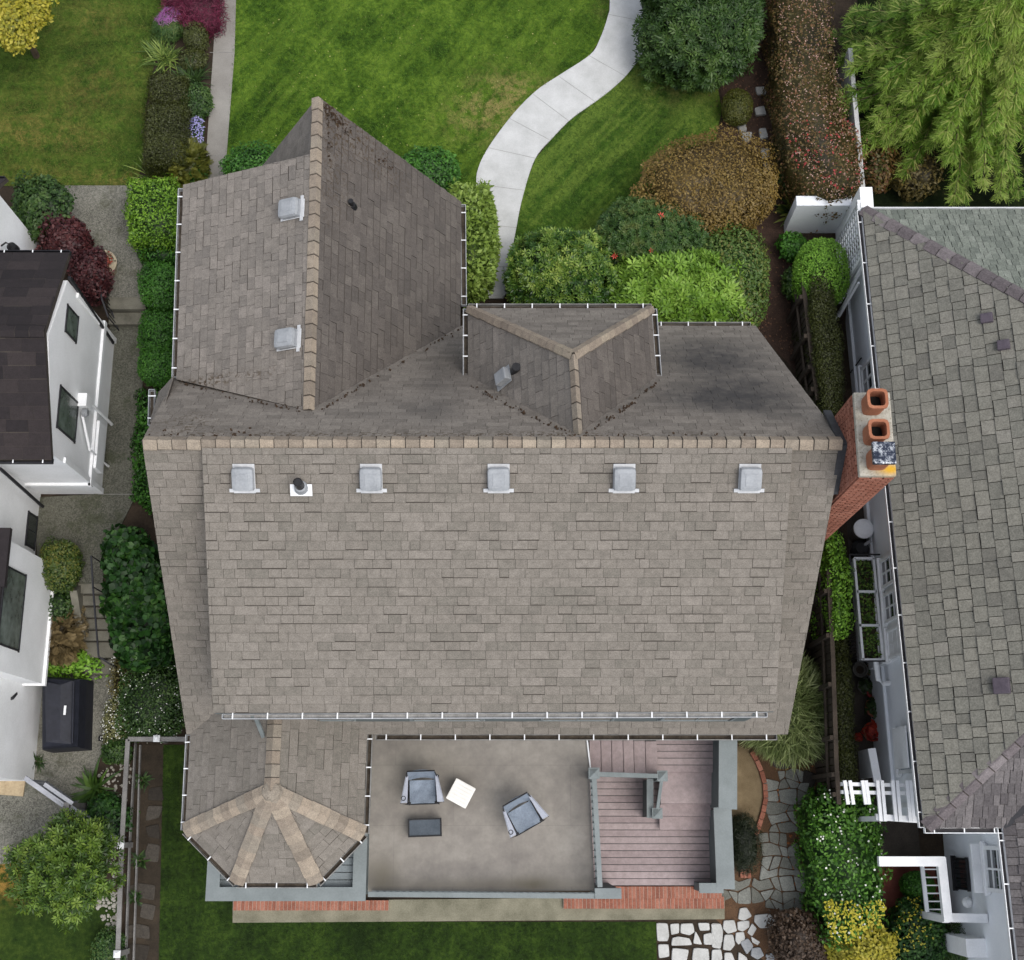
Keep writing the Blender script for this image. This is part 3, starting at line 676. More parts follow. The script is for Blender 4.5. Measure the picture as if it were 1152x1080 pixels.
def roof(b, poly, expo, wr, lift, thick=.1, gap=.006, dbl=.35, eave=None, rj=0.0, rg=.007):
    """roof plane laid with overlapping tabs on a deck board; convex outline"""
    poly = [Vector(p) for p in poly]; nn = Vector((0, 0, 0)); cc = sum(poly, Vector((0, 0, 0)))/len(poly)
    for i in range(len(poly)): nn += (poly[i]-cc).cross(poly[(i+1) % len(poly)]-cc)
    nn.normalize()
    for p in poly: p.z -= (p-cc).dot(nn)/nn.z          # settle the corners into one plane
    n, u, v = frame3(poly, eave); o = poly[0]
    uv = [((p-o).dot(u), (p-o).dot(v)) for p in poly]
    a = sum(uv[i][0]*uv[(i+1) % len(uv)][1]-uv[(i+1) % len(uv)][0]*uv[i][1] for i in range(len(uv)))
    if a < 0: uv = uv[::-1]; poly = poly[::-1]
    hn = [(p-o).dot(n) for p in poly]
    def W(x, y, h): return o+u*x+v*y+n*h
    b.add([p for p in poly]+[p-Vector((0, 0, thick)) for p in poly], [tuple(range(len(poly))), tuple(range(2*len(poly)-1, len(poly)-1, -1))]+[(i+len(poly), (i+1) % len(poly)+len(poly), (i+1) % len(poly), i) for i in range(len(poly))], 0.0, 1)
    v0 = min(p[1] for p in uv); v1 = max(p[1] for p in uv); u0 = min(p[0] for p in uv); u1 = max(p[0] for p in uv)
    y = v0
    while y < v1:
        x = u0-random.uniform(0, wr[1])
        while x < u1:
            w_ = random.uniform(*wr); big = random.random() < dbl; yy = y-random.uniform(0, rj)+(random.uniform(.016, .026) if big else rg)
            q = clip_convex([(x+gap/2, yy), (x+w_-gap/2, yy), (x+w_-gap/2, y+expo), (x+gap/2, y+expo)], uv)
            if len(q) >= 3:
                L = lift*(random.uniform(1.2, 1.9) if big else random.uniform(.5, 1.0))
                m = len(q); vs = [W(px, py, .003+L*(1-.85*max(0, (py-y))/expo)) for px, py in q]+[W(px, py, -.004) for px, py in q]
                b.add(vs, [tuple(range(m))]+[(i+m, (i+1) % m+m, (i+1) % m, i) for i in range(m)], random.random(), 0)
            x += w_
        y += expo
def caps(name, a, b_, s1, s2, wd, mat, parent, L=.24, lift=.02, th=.014):
    """folded cap pieces laid from a up to b over a ridge or hip; s1, s2 run down the two slopes"""
    a, b_ = Vector(a), Vector(b_); d = (b_-a); n = max(1, int(d.length/L)); st = d/n; s1 = Vector(s1).normalized(); s2 = Vector(s2).normalized(); dn = d.normalized()
    up = (-(s1+s2)); up = Vector((0, 0, 1)) if up.length < .01 else up.normalized()
    b = MB(); a = a+up*.022; b_ = b_+up*.022
    for k in range(n):
        p = a+st*(k+.05); q = p+st*.93; r = random.random(); w_ = wd*random.uniform(.94, 1.04)
        def X(pt, s, t, hh): return pt+s*t+up*hh
        h0, h1 = lift+th, .012
        vs = [X(p, s1, w_, h0), X(p, s1, 0, h0+.006), X(p, s2, w_, h0), X(q, s1, w_, h1), X(q, s1, 0, h1+.006), X(q, s2, w_, h1),
              X(p, s1, w_, -.01), X(p, s1, 0, -.01), X(p, s2, w_, -.01), X(q, s1, w_, -.01), X(q, s2, w_, -.01)]
        b.add(vs, [(0, 1, 4, 3), (1, 2, 5, 4), (6, 7, 1, 0), (7, 8, 2, 1), (6, 0, 3, 9), (2, 8, 10, 5)], r)
    b.add([a+s1*wd*.96+up*.008, a+up*.014, a+s2*wd*.96+up*.008, b_+s1*wd*.96+up*.008, b_+up*.014, b_+s2*wd*.96+up*.008], [(0, 1, 4, 3), (1, 2, 5, 4)], 0., 1)
    return b.build(name, [mat, UNDER], parent)
def gutter(name, a, b_, out, mat, parent, hang=.95, clipm=None, w_=.12, dirt=None, ends=True):
    """open channel from a to b; out = horizontal direction away from the roof"""
    a, b_ = Vector(a), Vector(b_); d = (b_-a).normalized(); out = Vector(out).normalized(); L = (b_-a).length; b = MB(); z = Vector((0, 0, 1))
    b.beam(a+out*.006-z*.05, b_+out*.006-z*.05, .008, .1); b.beam(a+out*w_-z*.05, b_+out*w_-z*.05, .014, .1, bev=.003)
    b.beam(a+out*(w_/2)-z*.1, b_+out*(w_/2)-z*.1, w_, .01)
    if ends:
        for p in (a, b_): b.beam(p+out*.0-z*.05, p+out*w_-z*.05, .01, .1)
    g = b.build(name, mat, parent)
    if dirt:
        q = MB(); q.beam(a+out*(w_/2)-z*.088+d*.02, b_+out*(w_/2)-z*.088-d*.02, w_-.03, .014); q.build('gutter_debris', dirt, g)
    if hang:
        n = max(2, int(round(L/hang))+1); me = None
        for k in range(n):
            p = a+(b_-a)*((k+.3)/(n-.4))
            if me is None:
                q = MB(); q.beam(p-out*.03+z*.003, p+out*(w_+.008)+z*.003, .022, .012); h0 = q.build('gutter_hanger', clipm, g); me = h0; p0 = p
            else:
                c = me.copy(); C.objects.link(c); c.parent = g; c.location = p-p0
    return g
UNDER = pmat('roof_underlay', (56, 51, 47), (74, 68, 62), 6, 40, .95, .1)
COMP_STOPS = [(.0, (104, 99, 92)), (.25, (112, 107, 99)), (.5, (118, 112, 104)), (.8, (123, 117, 109)), (1, (131, 124, 116))]
p1 = P(810, 420, 5.5); p2 = P(880, 440, 6.5); p3 = P(300, 470, 7.5)
def B(px, py, h, rx, ry, a): p = P(px, py, h); return (p.x, p.y, rx, ry, a)
NSTAIN = [B(800, 405, 4.5, 1.5, 1.0, .8), B(850, 455, 6.5, 1.1, .8, .7), B(765, 450, 6.5, 1.0, .5, .5), B(500, 430, 5, .7, 1.6, .5), B(430, 470, 7, 1.6, .5, .35), B(200, 470, 7.2, .6, .6, .3), B(640, 375, 6.5, 1.2, .5, .3)]
ROOF_S = tabmat('composition_shingle', COMP_STOPS, [B(275, 590, 7, .16, .9, .3), B(418, 600, 7, .14, 1.1, .28), B(561, 585, 7, .16, .8, .3), B(702, 600, 7, .13, 1.2, .26), B(843, 590, 7, .15, .9, .3), B(640, 700, 6.2, 1.6, .7, .16), B(350, 740, 6, 1.2, .6, .14), B(800, 660, 6.5, .8, 1.0, .13)], (100, 94, 88), 55, var=.45)
ROOF_N = tabmat('north_shingle', [(.0, (104, 98, 91)), (.5, (122, 115, 107)), (1, (134, 127, 118))], NSTAIN, (54, 53, 54), 45, moss=[B(300, 495, 8, 2.2, .18, .8), B(620, 492, 8, 3.0, .12, .9), B(215, 480, 7.4, .5, .3, .7)])
ROOF_W = tabmat('wing_west_shingle', [(.0, (104, 99, 94)), (.5, (119, 113, 106)), (1, (131, 124, 117))], [B(325, 222, 6, .45, .3, .35), B(322, 375, 6, .4, .35, .4)], (80, 76, 74), 50, moss=[B(250, 445, 5.5, 1.4, .12, .9)])
ROOF_E = tabmat('wing_east_shingle', [(.0, (80, 75, 71)), (.5, (92, 86, 81)), (1, (103, 97, 91))], [B(470, 330, 4, .5, 1.6, .35), B(400, 380, 6, .7, 1.5, .25)], (62, 60, 60), 45, moss=[B(385, 130, 6.6, .5, .5, 1.0), B(375, 190, 6.7, .25, 1.2, .6), B(430, 185, 5.5, .5, .4, .6)])  # east slopes darker: algae staining, with some slope shade put into the tone
CAP = tabmat('ridge_cap_shingle', [(.1, (118, 109, 98)), (.3, (138, 126, 112)), (.5, (132, 124, 112)), (.7, (150, 137, 121)), (.95, (156, 149, 134))], None, grain=50, var=.3)
CAP_N = tabmat('weathered_cap_shingle', [(.0, (112, 102, 92)), (.5, (136, 124, 110)), (1, (150, 140, 122))], None, grain=50, var=.4)
WALLG = pmat('green_grey_siding', (84, 92, 92), (104, 112, 112), 2, 40, .7, .1)
TRIM = pmat('grey_green_trim', (106, 113, 113), (126, 133, 133), 2.5, 35, .6, .12)
GUT = pmat('gutter_metal', (104, 102, 98), (142, 141, 138), 3, 20, .5, .05); GUTD = pmat('gutter_silt', (44, 38, 32), (84, 76, 66), 5, 30, .95, .4)
GUTL = pmat('pale_gutter', (138, 140, 142), (172, 174, 176), 3, 20, .5, .05)
WHITE = pmat('white_metal', (212, 214, 215), (232, 233, 234), 3, 20, .5, .03)
VENT = pmat('vent_metal', (128, 131, 134), (154, 157, 160), 2.5, 25, .55, .05); BLACK = pmat('black_metal', (20, 20, 22), (40, 40, 42), 6, 30, .5, .1)
DARKIN = pmat('dark_inside', (12, 11, 10), (24, 22, 20), 5, 30, .95, 0)
GLASS = None
def glassmat():
    m, t, b = newmat('window_glass'); b.inputs['Base Color'].default_value = (.02, .028, .03, 1); b.inputs['Roughness'].default_value = .04; b.inputs['Specular IOR Level'].default_value = 1.0
    return m
GLASS = glassmat()

# ------------------------------------------------------------------ main house
house = thing('house', (-.4, 6, -.9), 'large grey-brown shingled house in the middle with steep gables, corner turret and rear terrace', 'house')
RY, RH = 6.06, 8.3
Wr, Er = Vector((-6.05, RY, RH)), Vector((5.42, RY, RH)); We, Ee = P(210, 826, 3.5), P(886, 826, 3.5)
sN = -1.262
def northz(y): return RH+sN*(y-RY)
b = MB()
rn_y = P(352, 173, 7.15).y
def wallprism(b, prof, axis, a0, a1):
    n = len(prof)
    if axis == 'x': vs = [(a0, y, z) for y, z in prof]+[(a1, y, z) for y, z in prof]
    else: vs = [(x, a0, z) for x, z in prof]+[(x, a1, z) for x, z in prof]
    b.add(vs, [tuple(range(n)), tuple(range(2*n-1, n-1, -1))]+[(i+n, (i+1) % n+n, (i+1) % n, i) for i in range(n)])
wallprism(b, [(1.95, -1), (1.95, 3.5), (6.06, 8.05), (9.95, 3.1), (9.95, -.2)], 'x', -5.85, 5.08)
wallprism(b, [(-6.0, -.2), (-6.0, 5.8), (-3.57, 6.85), (-1.35, 2.95), (-1.35, -.2)], 'y', 7.8, rn_y-.1); wallprism(b, [(-5.75, -.2), (-5.75, 3.0), (-3.57, 6.75), (-1.35, 2.95), (-1.35, -.2)], 'y', rn_y-.2, 12.85)
wallprism(b, [(6.3, 7.9), (1.9, 5.65), (1.9, 3.6)], 'x', -4.95, 4.4)
b.build('wall', WALLG, house)
b = MB(); roof(b, [We, Ee, Er, Wr], .165, (.15, .42), .013); b.build('main_roof', [ROOF_S, UNDER], house)
Ne = P(850, 367, 2.9); Nw = Vector((-6.2, Ne.y, 2.9))
b = MB(); roof(b, [Wr, Er, Ne, Vector((-1.0, Ne.y, 2.9)), Vector((-6.3, 8.1, northz(8.1)))], .17, (.2, .45), .009, gap=.006)
b.build('north_roof', [ROOF_N, UNDER], house); b = MB(); roof(b, [P(170, 482, 7.55), P(212, 434, 6.0), P(184, 436, 5.5)], .17, (.2, .45), .009); roof(b, [P(172, 480, 7.66), P(199, 428, 6.0), P(175, 437, 5.6), P(173, 478, 5.9)], .17, (.2, .45), .009, gap=.006)
b.build('side_roof', [ROOF_N, UNDER], house)
# shed dormer
Dw, De = P(229, 506, 8.22), P(890, 506, 8.22); Dsw, Dse = P(240, 802, 5.9), P(872, 800, 5.9)
dz = Vector((0, 0, .1))
b = MB(); roof(b, [Dsw, Dse, De+dz, Dw+dz], .165, (.15, .42), .014, thick=.14); b.build('shed_dormer_roof', [ROOF_S, UNDER], house)
b = MB(); b.beam(Dsw+Vector((0, .02, -.16)), Dse+Vector((0, .02, -.16)), .04, .2); b.build('fascia', TRIM, house)
gutter('gutter', P(250, 803, 5.88), P(863, 801, 5.88), (0, -1, 0), GUTL, house, .62, WHITE, w_=.085, dirt=pmat('dry_silt', (120, 118, 114), (176, 174, 170), 6, 40, .9, .3))
def downspout(pts, mat, parent, name='downspout'):
    b = MB(); 
    for p, q in zip(pts, pts[1:]): b.beam(p, q, .07, .06, bev=.01)
    return b.build(name, mat, parent)
g0 = P(848, 801, 5.8); downspout([g0+Vector((0, -.06, 0)), g0+Vector((-.1, .1, -.4)), g0+Vector((-.6, .15, -1.9))], TRIM, house)
g0 = P(284, 803, 5.8); downspout([g0+Vector((0, -.06, 0)), g0+Vector((0, -.05, -.35)), g0+Vector((0, -.35, -1.2))], TRIM, house)
# lower eave gutter
e0 = P(398, 829, 3.46); e1 = P(868, 828, 3.46)
gutter('gutter', Vector((-2.6, We.y-.0, 3.46)), Vector((e1.x+.1, We.y, 3.46)), (0, -1, 0), GUT, house, .72, WHITE, w_=.1, dirt=GUTD)
# ridge caps
s_s = Vector((0, We.y-RY, 3.5-RH)); s_n = Vector((0, 1, sN)); s_d = Vector((0, Dsw.y-Dw.y, 5.9-8.32))
caps('ridge_cap', Wr+Vector((.02, 0, .03)), Er+Vector((-.02, 0, .03)), s_n, s_d, .165, CAP, house, .235)
# front wing
apex = P(358, 110, 7.15); rs = P(348, 462, 7.15); rn = P(352, 173, 7.15); K = P(275, 188, 4.5); Gn = P(206, 208, 6.0); Gs = P(199, 427, 6.0)
eN = P(519, 227, 2.95); eS = Vector((eN.x, 8.2, 2.95))
b = MB(); eW = Vector((-6.1, apex.y, 2.95)); roof(b, [apex, Vector((rn.x, rn.y-.1, rn.z)), Vector((-6.1, rn.y-.1, 2.95)), eW], .2, (.25, .5), .006, gap=.003, dbl=0, rg=.004); roof(b, [rn, rs, Gs, Gn], .17, (.12, .32), .012)
b.build('wing_west_roof', [ROOF_W, UNDER], house)
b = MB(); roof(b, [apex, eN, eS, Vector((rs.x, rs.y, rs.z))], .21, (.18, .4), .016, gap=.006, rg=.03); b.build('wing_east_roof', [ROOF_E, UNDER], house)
caps('ridge_cap', rs+Vector((0, 0, .02)), apex+Vector((0, 0, .02)), (eN-apex)-(Vector((0, 1, 0))*(eN-apex).y), Vector((Gs.x-rs.x, 0, Gs.z-rs.z)), .14, CAP, house, .26)
gutter('gutter', P(207, 212, 5.97), P(200, 424, 5.97), (-1, 0, 0), GUTL, house, .62, WHITE, w_=.11, dirt=GUTD)
gutter('gutter', P(518, 230, 2.92), P(519, 343, 2.92), (1, 0, 0), GUTL, house, .68, WHITE, w_=.11, dirt=GUTD)
gutter('gutter', P(174, 438, 5.55), P(173, 478, 5.55), (-1, 0, 0), GUTL, house, .5, WHITE, w_=.11, dirt=GUTD)
# hipped dormer
hr = P(645, 399, 8.02); hs = P(651, 489, 8.1); hNE = P(733, 347, 5.6); hNW = P(527, 347, 5.6); hSE = P(739, 430, 5.6); hSW = P(527, 431, 5.6)
b = MB(); roof(b, [hNW, hNE, hr], .17, (.2, .4), .008); b.build('hip_roof', [ROOF_N, UNDER], house)
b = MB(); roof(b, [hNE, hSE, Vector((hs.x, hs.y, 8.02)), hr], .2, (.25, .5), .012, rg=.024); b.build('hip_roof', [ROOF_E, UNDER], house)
b = MB(); roof(b, [hNW, hSW, Vector((hs.x, hs.y, 8.02)), hr], .2, (.25, .5), .013); b.build('hip_roof', [ROOF_W, UNDER], house)
b = MB(); b.box(((hNW.x+hNE.x)/2, (hNE.y+7.2)/2-.15, 4.6), (hNE.x-hNW.x-.5, hNE.y-7.2-.1, 1.8)); b.build('dormer_wall', WALLG, house)
zz = Vector((0, 0, .02))
caps('hip_cap', hNW+zz, hr+zz, Vector((0, hNW.y-hr.y, hNW.z-hr.z)).cross(Vector((1, 0, 0))).cross(hr-hNW)*-1 if 0 else (hNE-hNW).normalized()*.9+Vector((0, .2, 0))-(hr-hNW).normalized()*.6, Vector((-.2, -.9, -.1))-(hr-hNW).normalized()*.0, .12, CAP_N, house, .26) if 0 else None
def hipcaps(name, a, t, cw, ccw, wd, mat, parent, L=.25):
    """caps on a hip from foot a to top t; cw, ccw = upward normals of the two slopes"""
    a, t = Vector(a), Vector(t); d = (t-a).normalized(); out = []
    for n, sg in ((cw, 1), (ccw, -1)):
        n = Vector(n).normalized(); s = d.cross(n)*sg; out.append(s)
    return caps(name, a, t, out[0], out[1], wd, mat, parent, L)
def nrm(*p):
    n = (Vector(p[1])-Vector(p[0])).cross(Vector(p[2])-Vector(p[0])).normalized(); return n if n.z > 0 else -n
def hip2(name, a, t, n1, n2, wd, mat, parent, L=.25):
    a, t = Vector(a), Vector(t); d = (t-a).normalized(); mid = (n1+n2).normalized(); ss = []
    for n, o_ in ((n1, n2), (n2, n1)):
        s = d.cross(n).normalized()
        if s.dot(n-o_) < 0: s = -s
        ss.append(s)
    return caps(name, a, t, ss[0], ss[1], wd, mat, parent, L)
nN, nE, nW = nrm(hNW, hNE, hr), nrm(hNE, hSE, hr), nrm(hNW, hSW, hr)
hip2('hip_cap', hNW+zz, hr+zz, nN, nW, .12, CAP_N, house); hip2('hip_cap', hNE+zz, hr+zz, nN, nE, .12, CAP_N, house)
hip2('ridge_cap', Vector((hs.x, hs.y, 8.04)), hr+zz, nE, nW, .13, CAP, house, .26)
gutter('gutter', hNW+Vector((0, 0, -.02)), hNE+Vector((0, 0, -.02)), (0, 1, 0), GUT, house, .6, WHITE, w_=.1, dirt=GUTD)
gutter('gutter', hNE+Vector((0, 0, -.02)), hSE+Vector((0, 0, -.02)), (1, 0, 0), GUTL, house, .5, WHITE, w_=.1, dirt=GUTD)
gutter('gutter', hNW+Vector((0, 0, -.02)), hSW+Vector((0, 0, -.02)), (-1, 0, 0), GUTL, house, .6, WHITE, w_=.1, dirt=GUTD)
gutter('gutter', Vector((3.0, Ne.y, 2.88)), Vector((Ne.x-.1, Ne.y, 2.88)), (0, 1, 0), GUT, house, .65, WHITE, w_=.1, dirt=GUTD)
# roof vents (box hoods on flanges)
def onroof(p, n, u, sc=1.0):
    n = Vector(n).normalized(); u = Vector(u).normalized(); v = n.cross(u)
    return Matrix(((u.x, v.x, n.x, p.x), (u.y, v.y, n.y, p.y), (u.z, v.z, n.z, p.z), (0, 0, 0, 1)))
def roof_vent(p, n, u, lab=None):
    M = onroof(p, n, u); b = MB(); b.box((0, .02, .125), (.37, .40, .16), random.uniform(-.02, .02), .5, 0, M, .075); b.box((0, .02, .2), (.2, .22, .03), 0, .5, 0, M, .014); b.box((0, .0, .05), (.33, .36, .1), 0, .5, 0, M)
    o = b.build('roof_vent', VENT, house, False)
    f = MB(); f.box((0, -.0, .022), (.36, .5, .012), 0, .5, 0, M, .003); f.box((0, -.2, .03), (.5, .06, .02), 0, .5, 0, M); f.build('flange', VENT if False else pmat('flange_metal', (166, 168, 170), (196, 197, 198), 5, 30, .6, .05) if not bpy.data.materials.get('flange_metal') else bpy.data.materials['flange_metal'], o)
    if lab: o['label'] = lab
    return o
nD = nrm(Dsw, Dse, De+dz)
def hit(px, py, a, n):
    """where the sight line through a pixel meets the plane through a with normal n"""
    q = P(px, py, 0)-Vector((0, 0, HC)); o = Vector((0, 0, HC)); t = (Vector(a)-o).dot(n)/q.dot(n); return o+q*t
for k, (x, y) in enumerate(((275, 538), (418, 538), (561, 538), (702, 538), (843, 538))):
    roof_vent(hit(x, y, Dsw, nD)+Vector((0, 0, -.0)), nD, (1, 0, 0))
nWw = nrm(rs, Gs, Gn)
for k, (x, y) in enumerate(((328, 237), (324, 383))):
    roof_vent(hit(x+2, y, Gs, nWw), nWw, (.16, -.98, -.02) if 0 else Vector((0, 1, 0)))
# flue pipe with white boot
p = hit(339, 549, Dsw, nD); M = onroof(p, nD, (1, 0, 0)); b = MB(); b.box((0, -.03, .02), (.36, .2, .012), 0, .5, 0, M); boot = b.build('pipe_boot', WHITE, house)
b = MB(); b.tube([p, p+Vector((0, 0, .12)), p+Vector((0, 0, .14))], [.12, .1, .08], 14); b.build('collar', VENT, boot)
b = MB(); b.tube([p, p+Vector((0, 0, .38))], .075, 14, caps=False); b.tube([p, p+Vector((0, 0, .36))], .07, 14); b.build('vent_pipe', BLACK, boot)
# small pipe on east slope of the wing, and the metal hood on the hipped dormer
nEw = nrm(apex, eN, eS); p = hit(396, 232, eN, nEw); b = MB(); b.tube([p, p+Vector((0, 0, .22))], .05, 10); b.lathe((p.x, p.y, p.z), [(.1, -.05), (.07, .08)], 10); b.build('vent_pipe', BLACK, house)
p = hit(571, 424, hSW, nW); M = onroof(p, nW, (0, 1, 0)); b = MB(); b.box((0, .05, .08), (.24, .3, .14), .25, .5, 0, M, .02); b.box((.0, .1, .02), (.34, .42, .012), .25, .5, 0, M); o = b.build('exhaust_hood', VENT, house)
b = MB(); b.tube([p+Vector((.12, .06, .02)), p+Vector((.16, .08, .32))], .08, 12); b.build('vent_pipe', BLACK, o)

# moss and needles caught in the valleys and along the ridge
MOSS = pmat('moss_debris', (36, 29, 22), (66, 50, 36), 9, 40, .95, .4)
def debris(name, pts, n, wd, label=None):
    b = MB(); W_ = [Vector(p) for p in pts]
    for _ in range(n):
        k = random.randrange(len(W_)-1); p = W_[k].lerp(W_[k+1], random.random()); q = random.uniform(.006, .022)
        p = p+Vector((random.gauss(0, wd), random.gauss(0, wd), 0)); b.box((p.x, p.y, p.z+.012), (q*2.2, q*1.4, q*.9), random.uniform(0, 3), random.random())
    return tag(b.build(name, MOSS, house), kind='stuff')
def onN(px, py): 
    q = hit(px, py, Vector((0, RY, RH)), Vector((0, 1.262, 1)).normalized()); return q+Vector((0, 0, .02))
debris('valley_moss', [onN(200, 430), onN(262, 448), onN(300, 455), onN(345, 464)], 49, .03)
debris('valley_moss', [onN(522, 368), onN(440, 415), onN(358, 464)], 60, .02)
debris('valley_moss', [onN(529, 434), onN(590, 465), onN(645, 491)], 60, .018)
debris('valley_moss', [onN(738, 432), onN(700, 462), onN(658, 490)], 60, .02)
debris('ridge_moss', [onN(175, 492), onN(300, 494)], 60, .06); debris('ridge_moss', [onN(420, 495), onN(940, 493)], 70, .05)
nE_ = nrm(apex, eN, eS)
debris('apex_moss', [hit(362, 122, eN, nE_), hit(372, 132, eN, nE_), hit(388, 146, eN, nE_)], 120, .07); debris('apex_moss', [hit(366, 140, eN, nE_), hit(368, 200, eN, nE_)], 50, .05); debris('apex_moss', [hit(420, 178, eN, nE_), hit(440, 190, eN, nE_)], 35, .05)

# corner turret roof
tp = P(305, 890, 4.85); T = [P(214, 826, 3.5), P(208.5, 934, 3.5), P(266, 993, 3.5), P(356, 993, 3.5), P(409, 938, 3.5), P(413, 832, 3.5)]
rb = Vector((tp.x, 3.4, 4.85)); TW = Vector((T[0].x, 3.4, 3.5)); TE = Vector((T[5].x, 3.4, 3.5)); T5 = Vector((T[5].x, T[5].y, 3.5)); 
b = MB()
roof(b, [T[1], tp, rb, Vector((T[0].x, 2.3, 3.5))], .19, (.22, .5), .013, eave=(T[1], T[0])); roof(b, [T[4], tp, rb, Vector((T[5].x, 2.3, 3.5))], .19, (.22, .5), .013, eave=(T[4], T[5]))
roof(b, [T[1], T[2], tp], .19, (.22, .5), .013); roof(b, [T[2], T[3], tp], .19, (.22, .5), .013); roof(b, [T[3], T[4], tp], .19, (.22, .5), .013)
tr = b.build('turret_roof', [ROOF_S, UNDER], house)
nf = [nrm(T[1], tp, rb), nrm(T[1], T[2], tp), nrm(T[2], T[3], tp), nrm(T[3], T[4], tp), nrm(T[4], tp, rb)]
for k in range(4): hip2('hip_cap', T[k+1]+zz, tp+zz*1.6, nf[k], nf[k+1], .155, CAP, tr, .2)
hip2('ridge_cap', tp+zz*1.5, rb+zz*1.5, nf[0], nf[4], .17, CAP, tr, .22)
b = MB(); b.lathe((tp.x, tp.y, tp.z+.0), [(.2, -.06), (.16, .02), (.06, .06)], 9); b.build('finial_cap', CAP, tr)
for k in range(5):
    a_, c_ = [T[0], T[1], T[2], T[3], T[4]][k], [T[1], T[2], T[3], T[4], Vector((T[5].x, 1.75, 3.5))][k]
    d = (c_-a_); o_ = Vector((d.y, -d.x, 0)).normalized()
    if o_.dot(Vector((tp.x, 1.2, 0))-Vector((a_.x, a_.y, 0))) > 0: o_ = -o_
    gutter('gutter', Vector((a_.x, a_.y, 3.47)), Vector((c_.x, c_.y, 3.47)), o_, GUT if k else GUTL, house, .62, WHITE, w_=.09, dirt=GUTD, ends=False)
b = MB(); pts = [Vector((tp.x+(q.x-tp.x)*.72, .9+(q.y-.9)*.72, 0)) for q in [T[1], T[2], T[3], T[4]]]
b.prism([(pts[0].x, 1.9), (pts[0].x, pts[0].y), (pts[1].x, pts[1].y), (pts[2].x, pts[2].y), (pts[3].x, pts[3].y), (pts[3].x, 1.9)], -1.0, 3.45); b.build('turret_wall', WALLG, house)
# porch floor and parapet round the turret
PB = pmat('porch_boards', (112, 120, 123), (134, 142, 145), 2, 30, .7, .1)
SW = P(232, 1013, 2.2); SE = P(411, 1008, 2.2); b = MB(); y = SW.y+.1
b.box(((SW.x+SE.x)/2, (SW.y+1.9)/2, .45), (SE.x-SW.x-.34, 1.9-SW.y-.3, 2.8)); b.build('porch_base', WALLG, house)
b = MB()
while y < 1.8: b.box(((SW.x+SE.x)/2, y+.065, 2.0), (SE.x-SW.x-.4, .128, .04), 0, random.random(), 0, None, .004); y += .14
b.build('porch_floor', PB, house)
def parapet(name, pts, z0, z1, wd, mat=TRIM, capw=.0, lab=None, cm=None):
    """low wall along pts with a wider cap board"""
    b = MB(); c = MB(); 
    for p, q in zip(pts, pts[1:]):
        p, q = Vector(p), Vector(q); d = (q-p).normalized()
        b.beam((p.x, p.y, (z0+z1)/2), (q.x, q.y, (z0+z1)/2), wd, z1-z0-.002)
    n = len(pts); L_ = []; R_ = []; hw = wd/2+capw
    for i in range(n):
        p = Vector((pts[i][0], pts[i][1], 0)); d0 = (p-Vector((pts[i-1][0], pts[i-1][1], 0))).normalized() if i else None; d1 = (Vector((pts[i+1][0], pts[i+1][1], 0))-p).normalized() if i < n-1 else None
        d0 = d0 or d1; d1 = d1 or d0; m = Vector((-(d0.y+d1.y), d0.x+d1.x, 0)).normalized(); s = hw/max(.4, m.dot(Vector((-d0.y, d0.x, 0))))
        if i == 0: p = p-d1*capw
        if i == n-1: p = p+d0*capw
        L_.append((p+m*s)); R_.append((p-m*s))
    for i in range(n-1): c.prism([(L_[i].x, L_[i].y), (L_[i+1].x, L_[i+1].y), (R_[i+1].x, R_[i+1].y), (R_[i].x, R_[i].y)], z1, z1+.045)
    o = b.build(name, WALLG if mat is TRIM else mat, house); c.build('cap', mat, o); return o
cw = .12
parapet('parapet', [(SW.x+cw, 1.2), (SW.x+cw, SW.y+cw), (SE.x-cw, SW.y+cw), (SE.x-cw, 1.3)], -.9, 2.2, .14, TRIM, .06)
b = MB(); b.box(((SW.x+SE.x)/2, SW.y+.27, 1.36), (SE.x-SW.x-.5, .012, .08)); b.build('shadow_gap', BLACK, house) if 0 else None
# terrace deck
TW0 = P(413, 830, 1.3); TE0 = P(661, 830, 1.3); TS1 = P(669, 1002, 1.3); TS0 = P(412, 1003, 1.3)
def terracemat():
    m, t, b = newmat('terrace_coating'); n1 = noise(t, .75, 5, .6); n2 = noise(t, 4, 4, .7); n3 = noise(t, 55, 2)
    f = math_(t, 'ADD', math_(t, 'MULTIPLY', n1, .6), math_(t, 'MULTIPLY', n2, .4)); col = ramp(t, f, [(.34, srgb((116, 111, 106))), (.5, srgb((134, 129, 122))), (.66, srgb((152, 147, 139)))])
    st = blobs(t, [B(430, 985, 1.3, .35, .35, .7), B(560, 995, 1.3, 2.2, .12, .5), B(480, 870, 1.3, 1.2, .6, .25), B(600, 995, 1.3, .4, .2, .5)])
    col = mix(t, math_(t, 'MULTIPLY', st, math_(t, 'ADD', n2, .2), True), col, srgb((92, 86, 68)))
    br = N(t, 'ShaderNodeTexBrick'); br.inputs['Scale'].default_value = 1.0; br.inputs['Mortar Size'].default_value = .006; br.inputs['Brick Width'].default_value = 2.4; br.inputs['Row Height'].default_value = 1.2
    br.inputs['Color1'].default_value = br.inputs['Color2'].default_value = (0, 0, 0, 1); br.inputs['Mortar'].default_value = (1, 1, 1, 1)
    g = N(t, 'ShaderNodeNewGeometry'); t.links.new(g.outputs['Position'], br.inputs['Vector'])
    col = mix(t, math_(t, 'MULTIPLY', br.outputs['Color'], .25), col, srgb((90, 86, 82)))
    t.links.new(col, b.inputs['Base Color']); b.inputs['Roughness'].default_value = .75; bump(t, b, n3, .1, .005); return m
